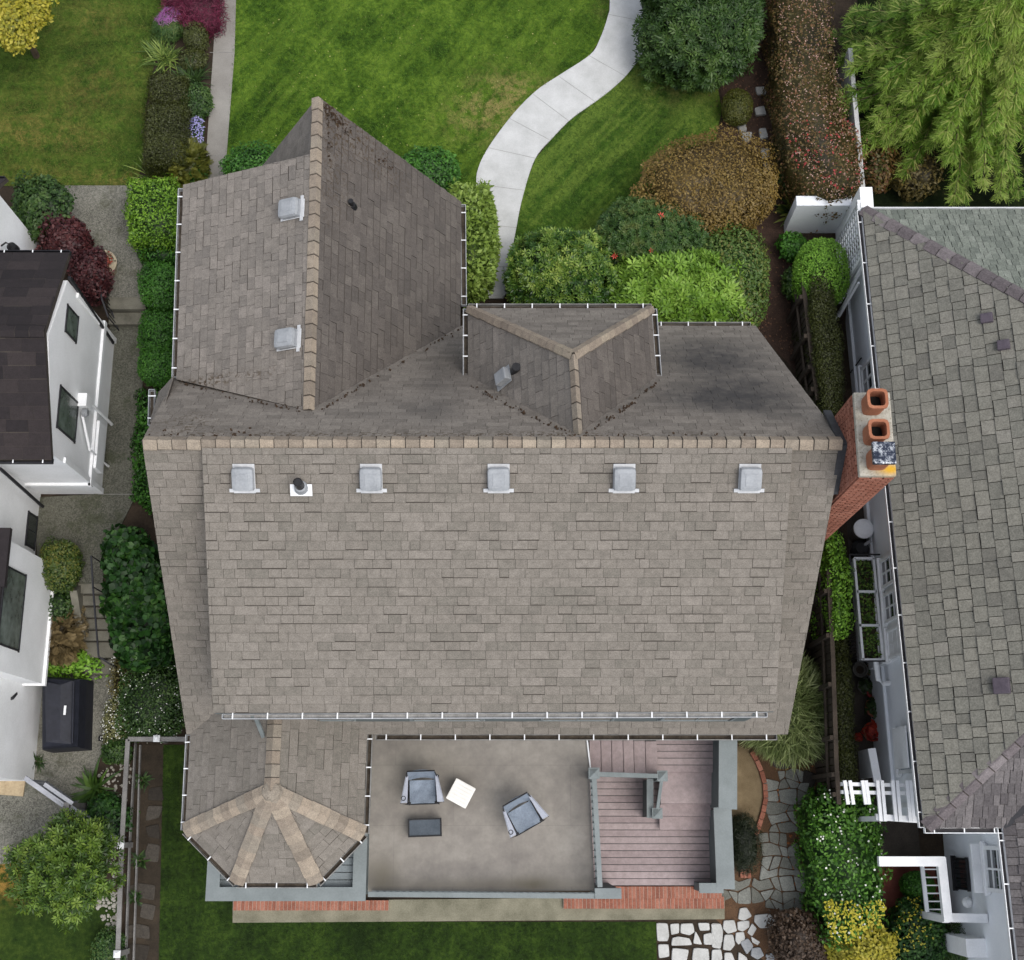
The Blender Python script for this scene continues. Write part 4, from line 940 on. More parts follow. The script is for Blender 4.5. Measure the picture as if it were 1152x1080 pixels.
b = MB(); b.prism([(TS0.x, TS0.y), (TS1.x, TS1.y), (TE0.x, 1.95), (TW0.x, 1.95)], 1.12, 1.3); b.build('terrace_floor', terracemat(), house)
b = MB(); b.prism([(TS0.x, TS0.y+.05), (TS1.x, TS1.y+.05), (TE0.x, 1.95), (TW0.x, 1.95)], -1.0, 1.12); b.build('terrace_wall', WALLG, house)
b = MB(); b.beam((TE0.x-.02, 1.8, 1.33), (TE0.x+.05, P(662, 866, 1.3).y, 1.33), .03, .05); b.build('edge_strip', WHITE, house)
b = MB(); b.prism([(-2.7, 1.86), (5.0, 1.86), (5.0, 1.94), (-2.7, 1.94)], 3.1, 3.4); b.build('eave_trim', TRIM, house)
# terrace railings
RAIL = TRIM
def railing(name, a, b_, z0, z1, posts=0, parent=house, bal=.13, mat=RAIL):
    a, b_ = Vector(a), Vector(b_); r = MB(); r.beam((a.x, a.y, z1), (b_.x, b_.y, z1), .1, .05, bev=.008); r.beam((a.x, a.y, z0+.1), (b_.x, b_.y, z0+.1), .06, .05)
    o = r.build(name, mat, parent); L = (b_-a).length; n = int(L/bal); q = MB()
    for k in range(1, n): p = a+(b_-a)*k/n; q.box((p.x, p.y, (z0+z1)/2+.03), (.03, .03, z1-z0-.14))
    q.build('balusters', mat, o); return o
def newel(p, z0, z1, s=.14, parent=house):
    b = MB(); b.box((p[0], p[1], (z0+z1)/2), (s, s, z1-z0)); o = b.build('newel_post', TRIM, parent)
    c = MB(); hs_ = s/2+.04; c.box((p[0], p[1], z1+.02), (2*hs_, 2*hs_, .04), 0, .5, 0, None, .008)
    c.add([(p[0]-hs_+.02, p[1]-hs_+.02, z1+.04), (p[0]+hs_-.02, p[1]-hs_+.02, z1+.04), (p[0]+hs_-.02, p[1]+hs_-.02, z1+.04), (p[0]-hs_+.02, p[1]+hs_-.02, z1+.04), (p[0], p[1], z1+.11)], [(0, 1, 4), (1, 2, 4), (2, 3, 4), (3, 0, 4)]); c.build('post_cap', TRIM, o); return o
S0 = P(414, 1006, 2.2); S1 = P(688, 1008, 2.2)
railing('railing', S0, S1-Vector((.3, 0, 0)), 1.3, 2.2)
q0 = P(668, 870, 2.25); q1 = P(675, 998, 2.25); railing('railing', q0, q1, 1.3, 2.25); newel(q0, -.6, 2.3)
b = MB(); e_ = P(684, 1005, 2.2); b.box((e_.x, e_.y, .7), (.42, .16, 3.0)); o = b.build('end_pier', WALLG, house); b = MB(); b.box((e_.x, e_.y, 2.225), (.52, .2, .05), 0, .5, 0, None, .01); b.build('cap', TRIM, o)
# stair down from the terrace
DK = tabmat('deck_boards', [(.0, (138, 124, 123)), (.5, (152, 138, 137)), (1, (164, 151, 149))], [B(700, 905, -.6, .5, .5, .3), B(700, 985, -.6, 1.5, .12, .0)], (96, 82, 80), 30, rough=.7, var=.4, gs=.25)
sx0 = TE0.x; ya = P(664, 832, 1.2).y; yb = P(664, 866, 1.2).y; topw = 1.75; 
xs2 = [P(663, 850, 1.3).x, P(676, 850, 1.12).x, P(688, 850, .95).x, P(701, 850, .78).x, P(713, 850, .6).x, P(726, 850, .43).x, P(739.5, 850, .26).x]
b = MB()
for k in range(6):
    z = 1.13-.17*k; b.box(((xs2[k]+xs2[k+1])/2+.01, (topw+yb-.05)/2, z-.02), (xs2[k+1]-xs2[k]-.026, topw-(yb-.05), .04), 0, random.random(), 0, None, .01)
st = b.build('stair_treads', DK, house)
b = MB()
for k in range(6): b.box((xs2[k]+.02, (topw+yb-.05)/2, 1.2-.17*k-.0), (.02, topw-yb, .17), 0, .2)
b.build('stair_risers', DK, house)
LZ = .1; lx0 = xs2[6]; lx1 = P(804, 850, LZ).x; ly0 = P(770, 868, LZ).y
def boards(name, x0, x1, y0, y1, z, step=.145, rot=0):
    b = MB(); y = y0
    while y < y1-.01:
        e = min(y+step-.012, y1); b.box(((x0+x1)/2, (y+e)/2, z-.015), (x1-x0, e-y, .03), 0, random.random(), 0, None, .004); y += step
    o = b.build(name, DK, house); return o
boards('landing_boards', lx0, lx1, ly0, 1.8, LZ)
b = MB(); b.box(((lx0+lx1)/2, (ly0+1.8)/2, -.5), (lx1-lx0, 1.8-ly0, 1.1)); b.build('landing_base', WALLG, house)
ty = [ly0]; 
for k, yy in enumerate((904.5, 918.5, 934)): ty.append(P(770, yy, LZ-.17*(k+1)).y)
b = MB()
tx0 = P(743, 900, -.1).x
for k in range(3): z = LZ-.17*(k+1); b.box(((tx0+lx1)/2, (ty[k]+ty[k+1])/2, z-.02), (lx1-tx0, ty[k]-ty[k+1]-.014, .04), 0, random.random(), 0, None, .01); b.box(((tx0+lx1)/2, ty[k]-.01, z+.07), (lx1-tx0, .02, .15), 0, .15)
b.build('stair_treads', DK, house)
DZ = -.6; d0 = P(670, 996, DZ); boards('deck_boards', d0.x-.1, P(806, 960, DZ).x, d0.y, P(700, 872, DZ).y+.2, DZ)
b = MB(); b.box(((d0.x+lx1)/2, (d0.y+1.2)/2, -.85), (lx1-d0.x, 1.2-d0.y-.05, .4)); b.build('deck_base', WALLG, house)
q2 = P(745, 873, 1.15); q3 = P(739, 915, .5); q4 = P(735, 925, .4)
railing('railing', (q0.x, q0.y-.02, 0), (q2.x, q2.y, 0), 1.1, 1.95, bal=.2) if 0 else None
r = MB(); r.beam((q0.x+.1, q2.y+.0, 2.2), (q2.x-.05, q2.y+.0, 1.12), .09, .06, bev=.01); r.beam((q0.x+.1, q2.y, 1.5), (q2.x-.05, q2.y, .5), .05, .05); o = r.build('stair_railing', TRIM, house)
r = MB()
for k in range(9): t_ = (k+.5)/9; x = q0.x+(q2.x-q0.x)*t_; r.box((x, q2.y, 1.85-1.08*t_-.0), (.03, .03, .7))
r.build('balusters', TRIM, o)
newel(q2, -.6, 1.15); newel(q3, -.6, .55)
q5 = P(733, 919, .45)
parapet('stair_wall', [(q3.x-.12, q2.y-.05), (q3.x-.14, q5.y)], -.6, .42, .1, TRIM, .02)
r = MB(); r.beam((q2.x, q2.y-.05, 1.05), (q3.x, q3.y, .5), .07, .05, bev=.01); r.build('handrail', TRIM, house)
# wide parapet on the right
w0 = P(819, 830, 1.15); w1 = P(818.5, 908, 1.15); w2 = P(812, 910, .45); w3 = P(815, 1003, .45)
parapet('parapet', [(w0.x, 1.85), (w1.x, w1.y)], -.9, 1.15, .3, TRIM, .04)
parapet('parapet', [(w1.x, w1.y-.04), (w1.x, P(812, 998, .45).y)], -.9, .45, .3, TRIM, .04)
e_ = P(800, 999, .45); b = MB(); b.box((e_.x+.0, e_.y, -.22), (.42, .16, 1.34)); o = b.build('end_pier', WALLG, house); b = MB(); b.box((e_.x, e_.y, .47), (.5, .2, .04)); b.build('cap', TRIM, o)
# brick steps
BRK = tabmat('red_brick', [(.0, (120, 76, 62)), (.4, (146, 94, 76)), (.8, (160, 110, 92)), (1, (184, 140, 122))], None, grain=40, var=.3)
MORT = pmat('mortar', (146, 132, 120), (170, 158, 146), 5, 50, .95, .2)
def brickstep(name, a, b_, z1, z0, dy, parent):
    """a row of bricks on edge along the front of a step, a = left end, b = right end"""
    L = b_.x-a.x; n = int(L/.082); m = MB(); m.box(((a.x+b_.x)/2, a.y+dy/2, (z0+z1)/2-.006), (L, dy, z1-z0)); o = m.build(name, MORT, parent); q = MB()
    for k in range(n):
        x = a.x+(k+.5)*L/n; q.box((x, a.y+dy/2, (z0+z1)/2), (L/n-.01, dy+.01, z1-z0), 0, random.random(), 0, None, .004)
    q.build('bricks', BRK, o); return o
a_ = P(634, 1022, -.76); b2 = P(815, 1020, -.76); brickstep('brick_step', a_, Vector((b2.x, a_.y, -.76)), -.76, -.9, .24, house)
a_ = P(676, 1010, -.66); b2 = P(812, 1010, -.66); brickstep('brick_step', Vector((a_.x, a_.y-.01, 0)), Vector((P(812, 1008, -.66).x, a_.y, 0)), -.63, -.9, .24, house)
a_ = P(262, 1024, -.76); b2 = P(437, 1024, -.76); brickstep('brick_step', a_, Vector((b2.x, a_.y, -.76)), -.76, -.9, .2, house)

# chimney
CH0 = P(959.5, 442, 9.6); CH1 = P(968, 535, 9.6); CX0, CX1, CY0, CY1 = 5.5, 6.07, 5.34, 6.72
ch = MB(); ch.box(((CX0+CX1)/2, (CY0+CY1)/2, 3.9), (CX1-CX0-.03, CY1-CY0-.03, 9.6)); chim = ch.build('chimney', MORT, house)
q = MB(); z = -.8; row = 0
while z < 8.68:
    for side in range(4):
        L = (CY1-CY0) if side % 2 == 0 else (CX1-CX0); off = (row % 2)*.1; x = -off
        while x < L:
            w_ = .19; a = max(x, 0); e = min(x+w_, L)
            if e-a > .03:
                m_ = (a+e)/2; ww = e-a-.022; c = [(CX0, CY0+m_), (CX0+m_, CY0), (CX1, CY0+m_), (CX0+m_, CY1)][side]; d = (.04, ww, .052) if side % 2 == 0 else (ww, .04, .052)
                q.box((c[0], c[1], z+.033), d, 0, random.random())
            x += .2
    z += .074; row += 1
q.build('bricks', BRK, chim)
# stepped corbel just above the roof
def mottled():
    m, t, b = newmat('lichen_mortar'); n = noise(t, 9, 5, .75); n2 = noise(t, 26, 3, .8)
    col = ramp(t, n, [(.35, srgb((140, 136, 124))), (.6, srgb((170, 166, 154)))]); col = mix(t, smooth(t, n2, .55, .68), col, srgb((112, 102, 88)))
    bl = blobs(t, [(CX1-.08, CY0+.1, .2, .09, 1.3)]); col = mix(t, math_(t, 'MULTIPLY', bl, math_(t, 'ADD', n, .35), True), col, srgb((196, 152, 44)))
    t.links.new(col, b.inputs['Base Color']); bump(t, b, n2, .5, .02); return m
q = MB(); q.box(((CX0+CX1)/2, (CY0+CY1)/2, 8.79), (CX1-CX0+.02, CY1-CY0+.02, .12), 0, .5, 0, None, .03); q.build('chimney_crown', mottled(), chim)
TERRA = pmat('chimney_terracotta', (134, 82, 58), (158, 106, 80), 5, 40, .85, .2)
for k, (px, py) in enumerate(((985.5, 452), (987, 486), (991, 514))):
    p = P(px-3, py+2, 9.0); r_ = .15; q = MB(); q.lathe((p.x, p.y, 8.84), [(r_, 0), (r_, .34), (r_+.015, .36), (r_+.015, .42), (r_-.03, .42), (r_-.03, .05)], 24, .5, 0, 5)
    o = q.build('chimney_pot', TERRA, chim); q = MB(); q.lathe((p.x, p.y, 8.84), [(r_-.034, .06), (r_-.034, .16 if k < 2 else .39)], 16, .5, 0, 5); q.build('flue_lining', DARKIN, o)
    if k == 2:
        q = MB(); q.box((p.x, p.y, 9.31), (.36, .36, .09), 0, .5, 0, None, .02)
        m, t, bb = newmat('flaking_metal'); n = noise(t, 12, 5, .8); col = ramp(t, n, [(.46, srgb((34, 40, 54))), (.52, srgb((60, 66, 80))), (.6, srgb((170, 174, 178)))]); t.links.new(col, bb.inputs['Base Color']); bb.inputs['Roughness'].default_value = .3; bb.inputs['Metallic'].default_value = .5
        q.build('flue_cover', m, o)
# dark step flashing between roof and chimney
FL = pmat('lead_flashing', (44, 45, 48), (66, 67, 70), 5, 40, .6, .1)
q = MB()
for (px, py, hh, px2, py2, h2) in ((931, 463, 7.4, 948, 500, 8.28), (948, 500, 8.28, 940, 555, 7.5)):
    a_, c_ = P(px, py, hh), P(px2, py2, h2); a_.x = CX0-.085; c_.x = CX0-.085; q.beam(a_+Vector((0, 0, .0)), c_+Vector((0, 0, .0)), .13, .06)
q.build('flashing', FL, chim)
# windows and doors of the house, under the eaves and in the gables
def window(parent, c, w_, h, n, frame, panes=(2, 1), depth=.06, sill=True, label=None, fw=.05, glass=None):
    """window in a wall: c = centre, n = outward direction (horizontal)"""
    n = Vector(n).normalized(); u = Vector((-n.y, n.x, 0)); M = Matrix(((u.x, n.x, 0, c[0]), (u.y, n.y, 0, c[1]), (0, 0, 1, c[2]), (0, 0, 0, 1)))
    b = MB()
    b.box((0, depth/2, h/2), (w_+2*fw, depth, fw), 0, .5, 0, M); b.box((0, depth/2, -h/2), (w_+2*fw, depth, fw), 0, .5, 0, M)
    b.box((-w_/2, depth/2, 0), (fw, depth, h-fw), 0, .5, 0, M); b.box((w_/2, depth/2, 0), (fw, depth, h-fw), 0, .5, 0, M)
    for i in range(1, panes[0]): b.box((-w_/2+w_*i/panes[0], depth*.4, 0), (fw*.5, depth*.6, h-fw), 0, .5, 0, M)
    for i in range(1, panes[1]): b.box((0, depth*.38, -h/2+h*i/panes[1]), (w_-fw, depth*.5, fw*.5), 0, .5, 0, M)
    if sill: b.box((0, depth*.9, -h/2-fw*.8), (w_+3*fw, depth*1.6, fw*.7), 0, .5, 0, M)
    o = b.build('window', frame, parent); q = MB(); q.box((0, .012, 0), (w_-.02, .01, h-.02), 0, .5, 0, M); q.build('pane', glass or GLASS, o)
    if label: o['label'] = label
    return o
for x in (-1.5, .6): window(house, (x, 1.95, 2.35), 1.5, 1.9, (0, -1, 0), TRIM, (2, 1))
for x in (-3.6, -1.2, 1.2, 3.4): window(house, (x, 1.9, 4.6), 1.3, .8, (0, -1, 0), TRIM, (2, 1), depth=.03, sill=False)
window(house, (5.08, 7.8, 2.0), 1.0, 1.3, (1, 0, 0), TRIM); window(house, (5.08, 3.6, 2.0), 1.0, 1.3, (1, 0, 0), TRIM); window(house, (-5.85, 4.5, 2.0), 1.1, 1.3, (-1, 0, 0), TRIM)
window(house, (-3.6, 12.85, 2.0), 1.8, 1.4, (0, 1, 0), TRIM, (3, 1)); window(house, (-3.6, 12.85, 4.9), 1.0, 1.1, (0, 1, 0), TRIM)

# ------------------------------------------------------------------ neighbour on the left: white house with dark roofs
PLAST = pmat('white_plaster', (222, 223, 223), (244, 245, 246), 1.1, 30, .7, .08)
DROOF = tabmat('dark_shingle', [(.0, (28, 25, 27)), (.5, (42, 37, 38)), (1, (56, 49, 48))], None, grain=50)
DTRIM = pmat('dark_trim', (26, 26, 30), (44, 44, 48), 5, 30, .5, .05)
nb = thing('white_house', (-11.5, 6, -.6), 'white rendered house with dark brown roof, cut off by left edge', 'house')
X1 = -9.33
b = MB()
wallprism(b, [(7.28, -.9), (7.28, 3.38), (9.5, 4.2), (11.05, 3.45), (11.05, -.1)], 'x', -13.5, X1)
b.box((-12.4, 13.2-2.0, 1.4), (2.5, 4.0, 3.0)) if 0 else None
wallprism(b, [(10.5, -.5), (10.5, 3.3), (13.25, 3.3), (13.25, -.5)], 'x', -15.5, -11.15)
wallprism(b, [(5.0, -.95), (5.0, 3.0), (7.4, 3.0), (7.4, -.95)], 'x', -14.5, -10.72)
wallprism(b, [(.95, -1.2), (.95, 3.0), (5.1, 3.0), (5.1, -1.2)], 'x', -14.5, -10.62)
b.build('wall', PLAST, nb)
# roofs
def flat_roof(b, pts, th=.12): roof(b, pts, .27, (.4, .7), .006, thick=th, gap=.006, dbl=.2)
b = MB(); rE = P(50, 373, 4.45); n1 = P(78, 284, 3.5); s1_ = P(58, 517, 3.42)
flat_roof(b, [n1, rE, Vector((-14, rE.y, 4.45)), Vector((-14, n1.y, 3.5))]); flat_roof(b, [s1_, rE, Vector((-14, rE.y, 4.45)), Vector((-14, s1_.y, 3.42))]); b.build('roof', [DROOF, UNDER], nb)
hip2('ridge_cap', Vector((-14, rE.y, 4.46)), rE+zz, nrm(n1, rE, Vector((-14, rE.y, 4.45))), nrm(s1_, rE, Vector((-14, rE.y, 4.45))), .13, DROOF, nb, .28)
gutter('gutter', Vector((-13.9, s1_.y+.04, 3.4)), Vector((s1_.x, s1_.y+.04, 3.4)), (0, -1, 0), DTRIM, nb, .7, WHITE, w_=.1); gutter('gutter', Vector((-13.9, n1.y-.04, 3.48)), Vector((n1.x, n1.y-.04, 3.48)), (0, 1, 0), DTRIM, nb, .7, WHITE, w_=.1)
b = MB(); a_ = P(-30, 150, 3.35); flat_roof(b, [Vector((-10.95, 13.55, 3.2)), Vector((-16, 13.55, 3.2)), Vector((-16, 11.0, 4.4)), Vector((-12.2, 11.0, 4.4))]) ; b.build('roof', [DROOF, UNDER], nb)
gutter('gutter', Vector((-15.9, 13.5, 3.2)), Vector((-11.0, 13.5, 3.2)), (0, 1, 0), DTRIM, nb, 0, None, w_=.1)
b = MB(); flat_roof(b, [Vector((-10.9, 7.3, 3.0)), Vector((-14.5, 7.3, 4.3)), Vector((-14.5, 4.6, 4.3)), Vector((-11.0, 4.6, 3.0))]) if 0 else b.box((-12.7, 6.2, 3.06), (4.0, 2.4, .08)); b.box((-12.6, 3.0, 3.06), (4.1, 4.3, .08)); b.build('roof', [DROOF, UNDER], nb)
# trims: dark corner pipe, white corner boards, band
downspout([P(78, 312, 3.5), P(127, 386, .25)], DTRIM, nb)
downspout([P(0, 527, 2.9), P(48, 570, .2)], DTRIM, nb)
downspout([P(-4, 785, .9), P(13, 786, .9), P(18, 780, .6)], DTRIM, nb)
b = MB(); b.box((X1+.03, 9.16, 1.0), (.06, 3.9, .16)); b.box((X1-2.1, 7.25, 1.0), (4.3, .06, .16)); b.build('string_course', PLAST, nb)
b = MB(); b.box((X1+.02, 7.34, .9), (.05, .12, 3.6)); b.build('corner_board', PLAST, nb)
b = MB(); b.box((X1+.02, 10.98, 1.2), (.05, .12, 3.3)); b.build('corner_board', PLAST, nb)
INSIDE = pmat('window_inside', (34, 42, 36), (120, 130, 124), 1.3, 5, .2, 0, spec=.8)
def winpix(parent, X, tl, tr, bl, frame, panes=(1, 1), glass=None, label=None, fw=.035):
    """window on an east-facing wall at x = X from three pixel corners (top of wall is left)"""
    def onx(px, py):
        v = py-540.; n = F*ST-v*CT; d = F*CT+v*ST; k = X/(px-576.); return Vector((X, n*k, HC-d*k))
    a, b_, c = onx(*tl), onx(*tr), onx(*bl); zt, zb_ = a.z, b_.z; y1, y0 = a.y, c.y
    return window(parent, (X, (y0+y1)/2, (zt+zb_)/2), abs(y1-y0)-2*fw, abs(zt-zb_)-2*fw, (1 if tl[0] < 576 else -1, 0, 0), frame, panes, glass=glass, label=label, fw=fw, sill=False, depth=.03)
winpix(nb, X1, (75, 341), (88, 358), (73, 374), DTRIM, glass=INSIDE)
winpix(nb, X1, (67, 432), (87.5, 457), (63.5, 482), DTRIM, glass=INSIDE)
winpix(nb, -10.72, (31, 574), (42, 582), (28, 614), DTRIM, (2, 1))
# projecting bay
b = MB(); BX = -10.2
b.box((BX-.3, 4.28, 1.65), (.6, 2.62, 2.7)); b.build('bay', PLAST, nb)
b = MB(); b.box((BX-.25, 4.28, .28), (.62, 2.7, .1)); b.build('bay_base', PLAST, nb)
winpix(nb, BX, (5, 634), (29, 650), (0, 727), DTRIM, glass=INSIDE)
b = MB(); b.box((BX-.32, 5.2, 3.08), (.8, 1.2, .12)); b.box((BX-.35, 4.28, 3.06), (.7, 2.7, .07)); b.build('bay_roof', [DROOF, UNDER], nb)
# meter box and pipes on the gable wall
def eastwall(px, py, X):
    v = py-540.; n = F*ST-v*CT; d = F*CT+v*ST; k = X/(px-576.); return Vector((X, n*k, HC-d*k))
m0 = eastwall(95, 452, X1+.1)
b = MB(); b.box((X1+.1, m0.y, m0.z), (.2, .3, .34), 0, .5, 0, None, .02); o = b.build('meter_box', PLAST, nb)
b = MB(); b.tube([(X1+.08, m0.y-.25, m0.z+.0), (X1+.16, m0.y-.25, m0.z), (X1+.2, m0.y-.25, m0.z)], [.09, .09, .07], 12); b.build('meter', VENT, o)
b = MB(); b.tube([(X1+.1, m0.y+.1, m0.z), (X1+.1, m0.y+.1, .1)], .035, 8); b.tube([(X1+.08, m0.y-.3, m0.z), (X1+.1, m0.y-.9, m0.z-.6), (X1+.1, m0.y-.9, .1)], .03, 8); b.build('conduit', PLAST, o)
m0 = eastwall(112, 503, X1+.08); b = MB(); b.box((X1+.06, m0.y, m0.z), (.12, 1.1, .5), 0, .5, 0, None, .015); b.build('access_panel', PLAST, nb)
# lamp on upper wall
p = P(22, 273, 2.9); b = MB(); b.tube([(-11.1, p.y, 2.75), (-10.95, p.y, 2.9), (-10.85, p.y, 2.8)], .02, 8); b.lathe((-10.9, p.y, 2.5), [(.05, 0), (.12, .02), (.1, .22), (.03, .3)], 14); b.build('wall_lamp', BLACK, nb)

# black handrail by the upper steps
def rail(name, pts, z, mat, label, posts=True, bars=0, r=.018):
    g = G(*pts[0]); root = thing(name, g, label, 'railing'); b = MB(); top = [G(x, y)+Vector((0, 0, z)) for x, y in pts]
    for p, q in zip(top, top[1:]): b.beam(p, q, .035, .03)
    b.build('top_rail', mat, root); b = MB()
    for p in top: b.beam(p, p-Vector((0, 0, z)), .02, .02)
    b.build('posts', mat, root)
    if bars:
        b = MB()
        for p, q in zip(top, top[1:]):
            n = max(2, int((q-p).length/.12))
            for k in range(1, n): e = p+(q-p)*k/n; b.beam(e, e-Vector((0, 0, z-.08)), .014, .014)
            b.beam(p-Vector((0, 0, z-.08)), q-Vector((0, 0, z-.08)), .03, .03)
        b.build('bars', mat, root)
    return root
rail('handrail', [(112, 340), (122, 318), (127, 352), (134, 372)], .85, DTRIM, 'black metal handrail with bars at top of steps by maroon shrub', bars=1)
rail('handrail', [(116, 634), (118, 668), (124, 744), (136, 752)], .85, DTRIM, 'thin black handrail along the glossy leaved shrub')
# wall beside the steps
tag((lambda b: (b.beam(P(86, 660, .2), P(95, 714, -.4), .16, .5), b.build('kerb_wall', STEP, None, False, P(90, 690, -.3)))[1])(MB()), 'low concrete kerb wall left of the six path steps', 'wall')
# covered barbecue
g = G(69, 815); root = thing('covered_barbecue', g, 'barbecue under a fitted black cover standing against the white wall', 'barbecue')
COV = pmat('black_cover', (24, 26, 34), (38, 40, 50), 3, 12, .55, .25); b = MB(); z = g.z
T0 = P(45, 761, z+1.05); T1 = P(82, 764, z+1.05); T2 = P(80, 838, z+1.05); T3 = P(45, 841, z+1.05); ex = .1
rings = []
for dz_, e in ((0, .06), (.5, .05), (.82, .03), (.96, -.02), (1.05, -.12)):
    rings.append([(T0.x-e, T0.y+e, z+dz_), (T1.x+e*2.2, T1.y+e, z+dz_*(.97)), (T2.x+e*2.2, T2.y-e, z+dz_*.97), (T3.x-e, T3.y-e, z+dz_)])
vs = [p for r_ in rings for p in r_]; b.add(vs, [(i*4+k, i*4+(k+1) % 4, (i+1)*4+(k+1) % 4, (i+1)*4+k) for i in range(4) for k in range(4)]+[(16, 17, 18, 19)])
o = b.build('cover', COV, root); b = MB(); pz = P(73, 799, z+1.06); b.box((pz.x, pz.y, pz.z-.0), (.05, .2, .012)); b.build('care_label', WHITE, root)
b = MB(); b.beam((T1.x+.02, T1.y-.04, z+1.03), (T2.x+.02, T2.y+.04, z+1.03), .03, .04); b.build('seam', COV, root)
b = MB(); b.tube([(T2.x+.28, T2.y+.2, z+.06), (T2.x+.36, T2.y+.2, z+.06)], .06, 12); b.build('wheel', BLACK, root)

# timber fence with capped posts, bottom left
FW = pmat('weathered_timber', (92, 90, 88), (138, 136, 133), 2.5, 40, .85, .3)
def fence(label, segs, z1, posts, wd=.09, slats=True, capm=None):
    g = P(*segs[0], z1); root = thing('timber_fence', (g.x, g.y, -.9), label, 'fence'); b = MB(); tp_ = [P(x, y, z1) for x, y in segs]
    for p, q in zip(tp_, tp_[1:]): b.beam(p, q, wd, .05, bev=.008)
    b.build('top_rail', FW, root); b = MB()
    for p, q in zip(tp_, tp_[1:]):
        b.beam((p.x, p.y, -.8), (q.x, q.y, -.8), .03, .12)
    b.build('rails', FW, root)
    for (x, y) in posts:
        p = P(x, y, z1); b = MB(); b.box((p.x, p.y, (z1+zg(p.y))/2), (.11, .11, z1-zg(p.y)+.06)); o = b.build('post', FW, root)
        b = MB(); b.lathe((p.x, p.y, z1+.04), [(.085, 0), (.085, .03), (.03, .07)], 4, .5, 0); b.v = [((x_-p.x)*math.cos(.785)-(y_-p.y)*math.sin(.785)+p.x, (x_-p.x)*math.sin(.785)+(y_-p.y)*math.cos(.785)+p.y, z_) for x_, y_, z_ in b.v]
        for i in range(len(b.v)): x_, y_, z_ = b.v[i]; b.v[i] = (p.x+(x_-p.x)*1.2, p.y+(y_-p.y)*1.2, z_)
        b.build('post_cap', capm or WHITE, o)
fence('weathered grey timber fence with white capped posts, running beside the dirt strip', [(213, 831.5), (144, 831.5), (137, 950), (131, 1120)], -.2, [(213, 831), (177, 831), (136.5, 951), (132.5, 1073)], .1)
FWL = pmat('pale_rail_paint', (132, 134, 140), (168, 170, 176), 3, 30, .7, .1)
g = P(30, 875, .5); root = thing('gate', (g.x, g.y, -.9), 'pale grey diagonal gate and rail joining the white house to the fence', 'gate')
b = MB(); b.beam(P(28, 875, .5), P(72, 906, .35), .1, .06); b.beam(P(50, 882, .5), P(82, 904, .4), .08, .06); b.beam(P(79, 908, .3), P(128, 944, .1), .11, .06); b.build('top_rail', FWL, root)
b = MB()
for k in range(9): e = P(30+k*5.2, 878+k*3.6, .45); b.box((e.x, e.y, (-.9+.45)/2), (.09, .02, 1.3), R(-35))
for k in range(8): e = P(82+k*6, 911+k*4.3, .15); b.box((e.x, e.y, (-.9+.1)/2), (.1, .02, .95), R(-35))
b.build('palings', FWL, root)
b = MB(); e = P(75, 906, .4); b.box((e.x, e.y, -.25), (.12, .12, 1.35)); b.build('post', FW, root)
# edging board along the dirt strip
bt = MB(); bt.beam(G(158, 838, .04), G(150, 1100, .04), .03, .1); tag(bt.build('edging_board', FW, None, False, G(154, 960)), 'thin grey edging board between timber fence and dirt strip', 'edging')
# doormat / timber tray at the left
b = MB(); e = G(12, 886, .03); b.box(e, (.62, .34, .06), R(-4), .5, 0, None, .01)
tag(b.build('wooden_tray', pmat('pale_wood', (150, 132, 104), (182, 164, 134), 5, 20, .8, .2), None, False, e), 'pale wooden board lying on the grey paving below the white wall', 'board')

# brick edging right of terrace
pts = [(845, 846), (851, 856), (856, 868), (860, 882), (861, 898), (858, 914), (853, 930), (848, 946), (846, 958)]
root = thing('brick_edging', G(858, 900), 'curved red brick edging beside the bare dirt plot', 'edging'); W_ = [G(x, y) for x, y in pts]; b = MB(); L = 0
for p, q in zip(W_, W_[1:]):
    n = max(1, int(round((q-p).length/.2)));
    for k in range(n): a_ = p+(q-p)*k/n; c_ = p+(q-p)*(k+.93)/n; b.beam((a_.x, a_.y, -.86), (c_.x, c_.y, -.86), .1, .09, random.random(), bev=.006)
b.build('bricks', BRK, root)
b = MB()
for k in range(3): e = G(834+k*4.2, 982+k*.3); b.box((e.x, e.y, -.86), (.07, .2, .07), 0, random.random(), 0, None, .006)
tag(b.build('loose_bricks', BRK, None, False, G(838, 982)), 'row of three red bricks in the soil below the dark bush', 'bricks')

# ------------------------------------------------------------------ neighbour on the right: white house with grey shake roofs
rh = thing('shake_roof_house', (12, 6, -.3), 'white house with large grey-green tile roof, cut off by right edge', 'house')
C1 = P(970, 236, 3.3); C2 = P(1041, 931, 3.3); pt = .56; s_ = 5.0
R1 = Vector((C1.x+s_, C1.y-s_, 3.3+pt*s_)); R2 = Vector((C2.x+s_, C2.y+s_, 3.3+pt*s_)); V0 = P(1129, 931, 3.3)
TILE = tabmat('grey_green_shake', [(.0, (98, 96, 90)), (.35, (110, 109, 101)), (.65, (119, 117, 108)), (.88, (128, 125, 118)), (1, (152, 149, 143))], [B(1080, 480, 4, 3, 2, .12)], (84, 76, 72), 34, var=.25)
TILEN = tabmat('green_shake', [(.0, (94, 99, 92)), (.5, (112, 117, 108)), (1, (132, 136, 127))], None, grain=30, var=.3)
TILES = tabmat('purple_grey_shake', [(.0, (74, 70, 71)), (.5, (95, 91, 91)), (1, (119, 114, 113))], None, grain=30, var=.3)
SHK = tabmat('hip_shake', [(.0, (84, 78, 80)), (.5, (104, 97, 98)), (1, (128, 122, 122))], None, grain=30, var=.3)
b = MB(); roof(b, [C1, C2, R2, R1], .27, (.17, .36), .022, gap=.014, dbl=.5, rg=.016, eave=(C2, C1), rj=.02); b.build('west_roof', [TILE, UNDER], rh)
